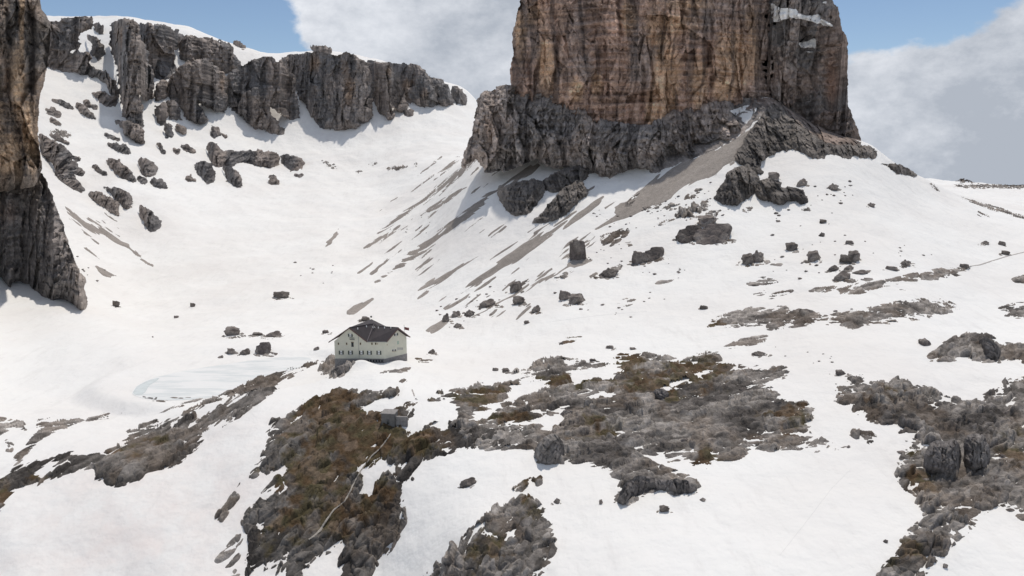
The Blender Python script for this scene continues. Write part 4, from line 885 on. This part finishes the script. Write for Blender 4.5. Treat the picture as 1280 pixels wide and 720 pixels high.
roof = meshobj('roof', RV, RF, M_ROOF, hub)
def beam(name, a, b, w, h, mat, parent, up=Vector((0, 0, 1))):
    a, b = Vector(a), Vector(b); d = (b-a).normalized(); s = d.cross(up).normalized()*w/2; u = s.cross(d).normalized()*h/2
    v = [a-s-u, a+s-u, a+s+u, a-s+u, b-s-u, b+s-u, b+s+u, b-s+u]
    return meshobj(name, v, [(0,1,2,3),(7,6,5,4),(0,4,5,1),(1,5,6,2),(2,6,7,3),(3,7,4,0)], mat, parent)
dn = Vector((0, -.12, -.22))
for a, b in ((EL, PA), (PA, V_), (EB, PB), (PB, EC)): beam('barge_board', a+dn, b+dn, .12, .42, M_FASC, roof)
beam('gutter', V_+Vector((0, -.1, -.2)), EB+Vector((0, -.1, -.2)), .2, .2, M_METAL, roof)
beam('valley_gutter', V_+Vector((0, 0, .1)), T+Vector((-.2, -.2, .05)), .5, .1, M_GUT, roof)
beam('ridge_cap', PA+Vector((0, 0, .08)), T+Vector((0, 0, .08)), .35, .12, M_ROOF, roof); beam('ridge_cap', RC+Vector((0, 0, .08)), PB+Vector((0, 0, .08)), .35, .12, M_ROOF, roof)
# white snow guards below the ridges and a white emblem pattern on the roof
def on_plane(x, y, p0, p1, p2):
    n_ = (p1-p0).cross(p2-p0); o_ = Vector((0, 0, CZ)); px_, py_ = zh(x, y); d = Vector(pos(px_, py_, 1.))-o_
    return o_+d*((p0-o_).dot(n_)/d.dot(n_))
for x, y, pl_ in ((485,168,(PA,V_,T)),(597,140,(PA,V_,T)),(750,155,(V_,PB,T)),(830,155,(V_,PB,T)),(910,155,(V_,PB,T))):
    c = on_plane(x, y, *pl_); bm = bmesh.new(); bmesh.ops.create_cone(bm, cap_ends=True, segments=8, radius1=.22, radius2=.16, depth=.7); me = bpy.data.meshes.new('snow_guard'); bm.to_mesh(me); bm.free(); me.materials.append(M_WHITE)
    v = bpy.data.objects.new('snow_guard', me); COL.objects.link(v); v.parent = roof; v.location = c+Vector((0, 0, .25))
for k, (x, y) in enumerate(((655,150),(668,146),(680,152),(692,142),(702,148))):
    c = on_plane(x, y, V_, PB, T); d = Vector((.32, 0, .3 if k % 2 else -.25)); beam('roof_emblem', c-d+Vector((0, -.1, .12)), c+d+Vector((0, -.1, .12)), .12, .1, M_WHITE, roof)  # strokes of the white emblem pattern on the roof
c = T+Vector((-1.6, 1.5, -1)); mast = beam('mast', c, c+Vector((0, 0, 3.6)), .12, .12, M_SHUT, roof)
bm = bmesh.new(); bmesh.ops.create_uvsphere(bm, u_segments=12, v_segments=8, radius=.42); me = bpy.data.meshes.new('weather_ball'); bm.to_mesh(me); bm.free(); me.materials.append(M_SHUT)
v = bpy.data.objects.new('weather_ball', me); COL.objects.link(v); v.parent = roof; v.location = c+Vector((0, 0, 3.6))
# windows on the walls
def facade(a, b):
    d = (b-a); d.z = 0; L_ = d.length; d.normalize(); nrm = Vector((d.y, -d.x, 0)); return a, d, nrm
def wbox(name, org, d, nrm, t, z, w_, h_, dep, mat, parent, off=0.):
    c = org+d*t+nrm*off; c.z = z; s = d*w_/2; u = Vector((0, 0, h_/2)); f = nrm*dep
    v = [c-s-u, c+s-u, c+s+u, c-s+u]; v = [p-nrm*.05 for p in v]+[p+f for p in v]
    return meshobj(name, v, [(0,1,2,3),(7,6,5,4),(0,4,5,1),(1,5,6,2),(2,6,7,3),(3,7,4,0)], mat, parent)
def wtz(fc, x, y):
    """ray to facade plane -> (t, z)"""
    a, d, nrm = fc; o_ = Vector((0, 0, CZ)); px_, py_ = zh(x, y); r = Vector(pos(px_, py_, 1.))-o_
    p = o_+r*((a-o_).dot(nrm)/r.dot(nrm)); return (p-a).dot(d), p.z
FF = facade(A0, A1); FG = facade(A1, A2); FR = facade(A2, A3)
def window(fc, x, y, w_, h_, shut=True, kind='pane'):
    t, z = wtz(fc, x, y); a, d, nrm = fc
    w0 = wbox('window', a, d, nrm, t, z, w_, h_, .05, M_WHITE, hub)
    wbox('pane', a, d, nrm, t, z, w_*.8, h_*.74, .08, M_PANE if kind == 'pane' else M_GLASS, w0)
    if kind == 'pane': wbox('glazing_bar', a, d, nrm, t, z+h_*.02, w_*.86, .16, .11, M_SHUT, w0)
    wbox('sill', a, d, nrm, t, z-h_/2-.06, w_*1.15, .1, .18, M_WOOD if not shut else M_PLINTH, w0)
    if shut:
        for sg in (-1, 1): wbox('shutter', a, d, nrm, t+sg*(w_/2+w_*.36), z, w_*.64, h_*1.06, .09, M_SHUT, w0)
for x in (273, 392, 532): window(FF, x, 470, .85, 1.55)
for x in (635, 757): window(FG, x, 472, .85, 1.55)
for x, f_ in ((237, FF), (343, FF), (520, FF), (668, FG), (716, FG)):
    t, z = wtz(f_, x, 356); a, d, nrm = f_; w0 = wbox('window', a, d, nrm, t, z, .55, .95, .06, M_WOOD, hub); wbox('pane', a, d, nrm, t, z, .34, .72, .09, M_GLASS, w0)
window(FF, 390, 248, .8, 1.15)
t, z = wtz(FF, 418, 366); a, d, nrm = FF
dr = wbox('door', a, d, nrm, t, z, .95, 1.95, .08, M_GLASS, hub); wbox('door_frame', a, d, nrm, t, z+1.0, 1.25, .14, .12, M_WOOD, dr)
t2, z2 = wtz(FF, 415, 292)
bal = wbox('balcony', a, d, nrm, t2, z2-.2, 1.9, .14, .9, M_PLINTH, hub)
for k in range(5): wbox('baluster', a, d, nrm, t2-.85+k*.425, z2+.25, .06, .8, .07, M_SHUT, bal, .82)
wbox('rail', a, d, nrm, t2, z2+.66, 1.9, .08, .08, M_SHUT, bal, .82)
wbox('downpipe', a, d, nrm, wtz(FF, 495, 300)[0], (ZB+ZE+2.8)/2, .11, ZE+2.6-ZB, .12, M_METAL, hub)
# right facade
window(FR, 978, 238, .9, .9)
for x, y in ((935, 440), (966, 438)): window(FR, x, y, .8, .9, False, 'glass')
for k in range(5): 
    t, z = wtz(FR, 1000+k*15, 420); w0 = wbox('window', FR[0], FR[1], FR[2], t, z, .32, 1.0, .05, M_METAL, hub)
t, z = wtz(FR, 1085, 522); wbox('door', FR[0], FR[1], FR[2], t, z, 1.7, 1.5, .08, M_GLASS, hub)
t, z = wtz(FR, 1003, 342); wbox('painted_panel', FR[0], FR[1], FR[2], t, z, .9, 1.4, .03, M_GREEN, hub)
for x, y in ((862, 370), (740, 358)): 
    f_ = FR if x > 832 else FG; t, z = wtz(f_, x, y); wbox('wall_lamp', f_[0], f_[1], f_[2], t, z, .25, .35, .2, M_WOOD, hub)
# arcade pillars of the basement, under the right half
for k in range(7):
    t, z = wtz(FG, 600+k*36, 590); w0 = wbox('pillar', FG[0], FG[1], FG[2], t, ZB-1.0, .3, 2.0, .3, M_CONC, hub, .15)
for k in range(6):
    t, z = wtz(FG, 618+k*36, 590); wbox('cellar_window', FG[0], FG[1], FG[2], t, ZB-.9, .55, 1.1, .03, M_GLASS, hub, .14)
tag(hub, 'white mountain hut with dark gabled roof standing on the rocky knoll', 'mountain hut')

# flag behind the hut, stone shed below it
def polebox(c, r, h, mat, name, parent):
    bm = bmesh.new(); bmesh.ops.create_cone(bm, cap_ends=True, segments=10, radius1=r, radius2=r*.7, depth=h); bmesh.ops.translate(bm, verts=bm.verts, vec=(0, 0, h/2)); me = bpy.data.meshes.new(name); bm.to_mesh(me); bm.free(); me.materials.append(mat)
    o = bpy.data.objects.new(name, me); COL.objects.link(o); o.parent = parent; o.location = c; return o
ft = pos(505.2, 408., 309.); gb = gz(ft[0], 309.)
fl = empty('flag_pole', (float(ft[0]), 309., gb)); polebox((0, 0, -.5), .09, float(ft[2])-gb+1.2, M_METAL, 'pole', fl)
hgt = float(ft[2])-gb
nx2, nz2 = 10, 6; Vf = [(.1+i*.22, .18*math.sin(i*.9+.4*j)*(i/9), hgt-.2-j*.24-.05*i) for i in range(nx2) for j in range(nz2)]
me = bpy.data.meshes.new('flag'); me.from_pydata(Vf, [], [(i*nz2+j, (i+1)*nz2+j, (i+1)*nz2+j+1, i*nz2+j+1) for i in range(nx2-1) for j in range(nz2-1)]); me.materials.append(M_RED)
o = bpy.data.objects.new('flag', me); COL.objects.link(o); o.parent = fl; md = o.modifiers.new('t', 'SOLIDIFY'); md.thickness = .03
tag(fl, 'thin pole with a small dull red flag behind the right gable of the hut', 'flag pole')
# shed
g = drop(485, 531); Ys = g.y; m_ = Ys/F
sh = empty('stone_shed', (g.x, Ys, g.z)); W2 = 8.8*m_; H2 = 14.5*m_
def box(name, x0, x1, y0, y1, z0_, z1_, mat, parent, bev=.04):
    bm = bmesh.new(); bmesh.ops.create_cube(bm, size=1)
    for v in bm.verts: v.co = ((x0+x1)/2+v.co.x*(x1-x0), (y0+y1)/2+v.co.y*(y1-y0), (z0_+z1_)/2+v.co.z*(z1_-z0_))
    bmesh.ops.bevel(bm, geom=bm.edges[:], offset=bev, segments=1, affect='EDGES'); me = bpy.data.meshes.new(name); bm.to_mesh(me); bm.free(); me.materials.append(mat)
    o = bpy.data.objects.new(name, me); COL.objects.link(o); o.parent = parent; return o
box('wall', -W2, W2, 0, 4.2, -2.5, H2, M_CONC, sh); box('roof', -W2-.2, W2+.2, -.25, 4.4, H2+.005, H2+.3, M_PLINTH, sh)
d_ = box('doorway', -.3, .5, -.05, .03, .2, 1.9, M_GLASS, sh, .01); box('wing_wall', W2+.05, W2+4.2, .9, 1.6, -2.5, H2-1.0, M_PLINTH, sh, .1)
sh.rotation_euler = (0, 0, -.12)
tag(sh, 'small flat-roofed grey stone shed set into the grassy slope below the hut', 'shed')

# ------------------------------------------------------------------ two hikers on the left ridge
M_SKIN = plain('skin', (.45, .28, .2), .6, .03, 5); M_JK = plain('dark_jacket', (.025, .027, .035), .8, .1, 6); M_TR = plain('dark_trousers', (.04, .038, .036), .85, .1, 6)
def hiker(px, py, step_, rz, label, jk):
    g = drop(px, py)
    J = [((0,0,.95),.14),((0,.0,1.18),.15),((0,.01,1.42),.15),((0,.01,1.52),.065),((0,.0,1.62),.10),((0,0,1.72),.085),
         ((.10,0,.90),.095),((.12,-step_,.50),.065),((.12,-step_*.7,.09),.045),((.12,-step_*.7-.15,.04),.04),
         ((-.10,0,.90),.095),((-.12,step_*.5,.50),.065),((-.12,step_,.10),.045),((-.12,step_-.13,.04),.04),
         ((.19,.01,1.42),.065),((.25,.05,1.14),.05),((.22,-.14,.95),.038),((.22,-.22,.90),.03),
         ((-.19,.01,1.42),.065),((-.25,.05,1.14),.05),((-.22,-.12,.93),.038),((-.22,-.2,.88),.03)]
    E = [(0,1),(1,2),(2,3),(3,4),(4,5),(0,6),(6,7),(7,8),(8,9),(0,10),(10,11),(11,12),(12,13),(2,14),(14,15),(15,16),(16,17),(2,18),(18,19),(19,20),(20,21)]
    me = bpy.data.meshes.new('person'); me.from_pydata([j[0] for j in J], E, [])
    o = bpy.data.objects.new('person', me); COL.objects.link(o)
    sm = o.modifiers.new('s', 'SKIN'); 
    for i, j in enumerate(J): me.skin_vertices[0].data[i].radius = (j[1], j[1]*(.75 if i in (0, 1, 2) else 1))
    me.skin_vertices[0].data[0].use_root = True
    ss = o.modifiers.new('ss', 'SUBSURF'); ss.levels = 1; ss.render_levels = 1
    bpy.context.view_layer.update(); ev = o.evaluated_get(bpy.context.evaluated_depsgraph_get()); m2 = bpy.data.meshes.new_from_object(ev)
    o.modifiers.clear(); o.data = m2
    for m in (M_TR, jk, M_SKIN): m2.materials.append(m)
    for p in m2.polygons:
        z = p.center.z; p.material_index = 2 if z > 1.5 or (z < .93 and abs(p.center.x) > .17 and p.center.y < -.1) else (1 if z > .93 else 0); p.use_smooth = True
    o.location = g+Vector((0, 0, .05)); o.rotation_euler = (0, 0, rz)
    hv = bpy.data.meshes.new('hair'); bm = bmesh.new(); bmesh.ops.create_uvsphere(bm, u_segments=12, v_segments=8, radius=.118); bmesh.ops.translate(bm, verts=bm.verts, vec=(0, .02, 1.70)); bm.to_mesh(hv); bm.free(); hv.materials.append(M_SHUT)
    h = bpy.data.objects.new('hair', hv); COL.objects.link(h); h.parent = o
    tag(o, label, 'person'); return o
hiker(197.2, 536.2, .16, 1.9, 'shorter left hiker in dark clothes on the rocky left ridge', M_JK)
hiker(200.8, 537.0, .22, 2.1, 'taller right hiker in a dark jacket striding on the rocky left ridge', M_TR)

# ------------------------------------------------------------------ light, sky with clouds, camera
SUN_EL, SUN_AZ = math.radians(68), math.radians(20)      # azimuth from +Y towards +X
sd = Vector((math.sin(SUN_AZ)*math.cos(SUN_EL), math.cos(SUN_AZ)*math.cos(SUN_EL), math.sin(SUN_EL)))
Ls = bpy.data.lights.new('sun', 'SUN'); Ls.energy = 2.45; Ls.angle = math.radians(1); Ls.color = (1, .93, .84)
so = bpy.data.objects.new('sun', Ls); COL.objects.link(so); so.rotation_euler = sd.to_track_quat('Z', 'Y').to_euler(); so.location = (0, 0, 400)
W = bpy.data.worlds.new('World'); scene.world = W; W.use_nodes = True; nt = W.node_tree; nt.nodes.clear(); L = nt.links
out = nt.nodes.new('ShaderNodeOutputWorld'); sky = nt.nodes.new('ShaderNodeTexSky'); sky.sky_type = 'NISHITA'; sky.sun_disc = False; sky.sun_elevation = SUN_EL; sky.sun_rotation = SUN_AZ; sky.altitude = 2600; sky.air_density = 1.1; sky.dust_density = 1.5
b1 = nt.nodes.new('ShaderNodeBackground'); b1.inputs[1].default_value = .088; L.new(sky.outputs[0], b1.inputs[0])
tc = nt.nodes.new('ShaderNodeTexCoord'); DIR = tc.outputs['Generated']
def dirv(px, py): v = Vector(pos(px, py, 1.))-Vector((0, 0, CZ)); return v.normalized()
def nz(sc, det, ro, off=(0, 0, 0), stretch=(1, 1, 1.6), dist=0.):
    mp = nt.nodes.new('ShaderNodeMapping'); mp.inputs['Location'].default_value = off; mp.inputs['Scale'].default_value = stretch; L.new(DIR, mp.inputs[0])
    x = nt.nodes.new('ShaderNodeTexNoise'); x.inputs['Scale'].default_value = sc; x.inputs['Detail'].default_value = det; x.inputs['Roughness'].default_value = ro; x.inputs['Distortion'].default_value = dist; L.new(mp.outputs[0], x.inputs['Vector']); return x.outputs[0]
def rng_(x, a, b, c, d, sm='SMOOTHSTEP'):
    r = nt.nodes.new('ShaderNodeMapRange'); r.interpolation_type = sm; r.inputs[1].default_value = a; r.inputs[2].default_value = b; r.inputs[3].default_value = c; r.inputs[4].default_value = d; L.new(x, r.inputs[0]); return r.outputs[0]
def mth(op, a, b):
    m = nt.nodes.new('ShaderNodeMath'); m.operation = op
    for i, v in enumerate((a, b)):
        if isinstance(v, (int, float)): m.inputs[i].default_value = v
        else: L.new(v, m.inputs[i])
    return m.outputs[0]
def near(px, py, r0, r1, sx=1.):
    """1 at a place in the sky, 0 beyond r1 (radians)"""
    c = dirv(px, py); d = nt.nodes.new('ShaderNodeVectorMath'); d.operation = 'SUBTRACT'; d.inputs[1].default_value = c; L.new(DIR, d.inputs[0])
    s = nt.nodes.new('ShaderNodeVectorMath'); s.operation = 'MULTIPLY'; s.inputs[1].default_value = (sx, 1, 1); L.new(d.outputs[0], s.inputs[0])
    l = nt.nodes.new('ShaderNodeVectorMath'); l.operation = 'LENGTH'; L.new(s.outputs[0], l.inputs[0]); return rng_(l.outputs['Value'], r0, r1, 1, 0)
cover = nz(6., 10, .56, (3.1, 1.7, .4))
vo = nt.nodes.new('ShaderNodeTexVoronoi'); vo.feature = 'F1'; vo.inputs['Scale'].default_value = 9.; vo.inputs['Detail'].default_value = 3; vo.inputs['Roughness'].default_value = .55
mpv = nt.nodes.new('ShaderNodeMapping'); mpv.inputs['Scale'].default_value = (1, 1, 1.35); L.new(DIR, mpv.inputs[0])
wn = nt.nodes.new('ShaderNodeTexNoise'); wn.inputs['Scale'].default_value = 14; wn.inputs['Detail'].default_value = 5; L.new(DIR, wn.inputs['Vector'])
wv = nt.nodes.new('ShaderNodeVectorMath'); wv.operation = 'MULTIPLY_ADD'; L.new(wn.outputs['Color'], wv.inputs[0]); wv.inputs[1].default_value = (.07, .07, .07); L.new(mpv.outputs[0], wv.inputs[2]); L.new(wv.outputs[0], vo.inputs['Vector'])
bil_ = rng_(vo.outputs['Distance'], .05, .7, .8, .2, 'LINEAR')
cv = mth('ADD', mth('ADD', mth('MULTIPLY', cover, 1.0), mth('MULTIPLY', bil_, .5)), -.04)
cv = mth('SUBTRACT', cv, mth('MULTIPLY', near(155, 20, .04, .25, .75), .42))
cv = mth('SUBTRACT', cv, mth('MULTIPLY', near(1118, -22, .01, .15, .8), .42))
cv = mth('ADD', cv, mth('MULTIPLY', near(1190, 120, .03, .17), .25))
cv = mth('ADD', cv, mth('MULTIPLY', near(430, -8, .02, .12, .6), .22))
cv = mth('ADD', cv, mth('MULTIPLY', near(580, 60, .05, .2, .8), .12))
mask = rng_(cv, .52, .61, 0, 1)
sh1 = nz(13., 12, .66, (1.2, 5, .3)); sh2 = nz(2.6, 4, .5, (7, 2, 1))
shd = mth('ADD', mth('MULTIPLY', sh1, .3), mth('ADD', mth('MULTIPLY', sh2, .25), mth('MULTIPLY', bil_, .45)))
shd = mth('SUBTRACT', shd, mth('MULTIPLY', near(1235, 160, .02, .16, .7), .07))
shd = mth('ADD', shd, mth('MULTIPLY', near(1110, 70, .01, .13), .05))
shd = mth('ADD', shd, mth('MULTIPLY', near(440, 0, .01, .22), .07))
rmp = nt.nodes.new('ShaderNodeValToRGB'); L.new(shd, rmp.inputs[0]); e = rmp.color_ramp.elements
e[0].position = .33; e[0].color = (.33, .36, .41, 1); e[1].position = .56; e[1].color = (.86, .865, .875, 1); x = e.new(.45); x.color = (.57, .59, .63, 1)
b2 = nt.nodes.new('ShaderNodeBackground'); b2.inputs[1].default_value = 1.24; L.new(rmp.outputs[0], b2.inputs[0])
mx = nt.nodes.new('ShaderNodeMixShader'); L.new(mask, mx.inputs[0]); L.new(b1.outputs[0], mx.inputs[1]); L.new(b2.outputs[0], mx.inputs[2]); L.new(mx.outputs[0], out.inputs[0])

cam = bpy.data.cameras.new('camera'); co_ = bpy.data.objects.new('camera', cam); COL.objects.link(co_); scene.camera = co_
cam.sensor_width = 36; cam.lens = 36*F/1280; cam.clip_start = 1; cam.clip_end = 30000
co_.location = (0, 0, CZ); co_.rotation_euler = (math.radians(90)-PIT, 0, 0)
scene.render.engine = 'CYCLES'
scene.cycles.max_bounces = 6; scene.cycles.diffuse_bounces = 3
vs_ = scene.view_settings; vs_.view_transform = 'Standard'; vs_.look = 'None'; vs_.exposure = EXPO; vs_.gamma = 1; vs_.use_curve_mapping = False
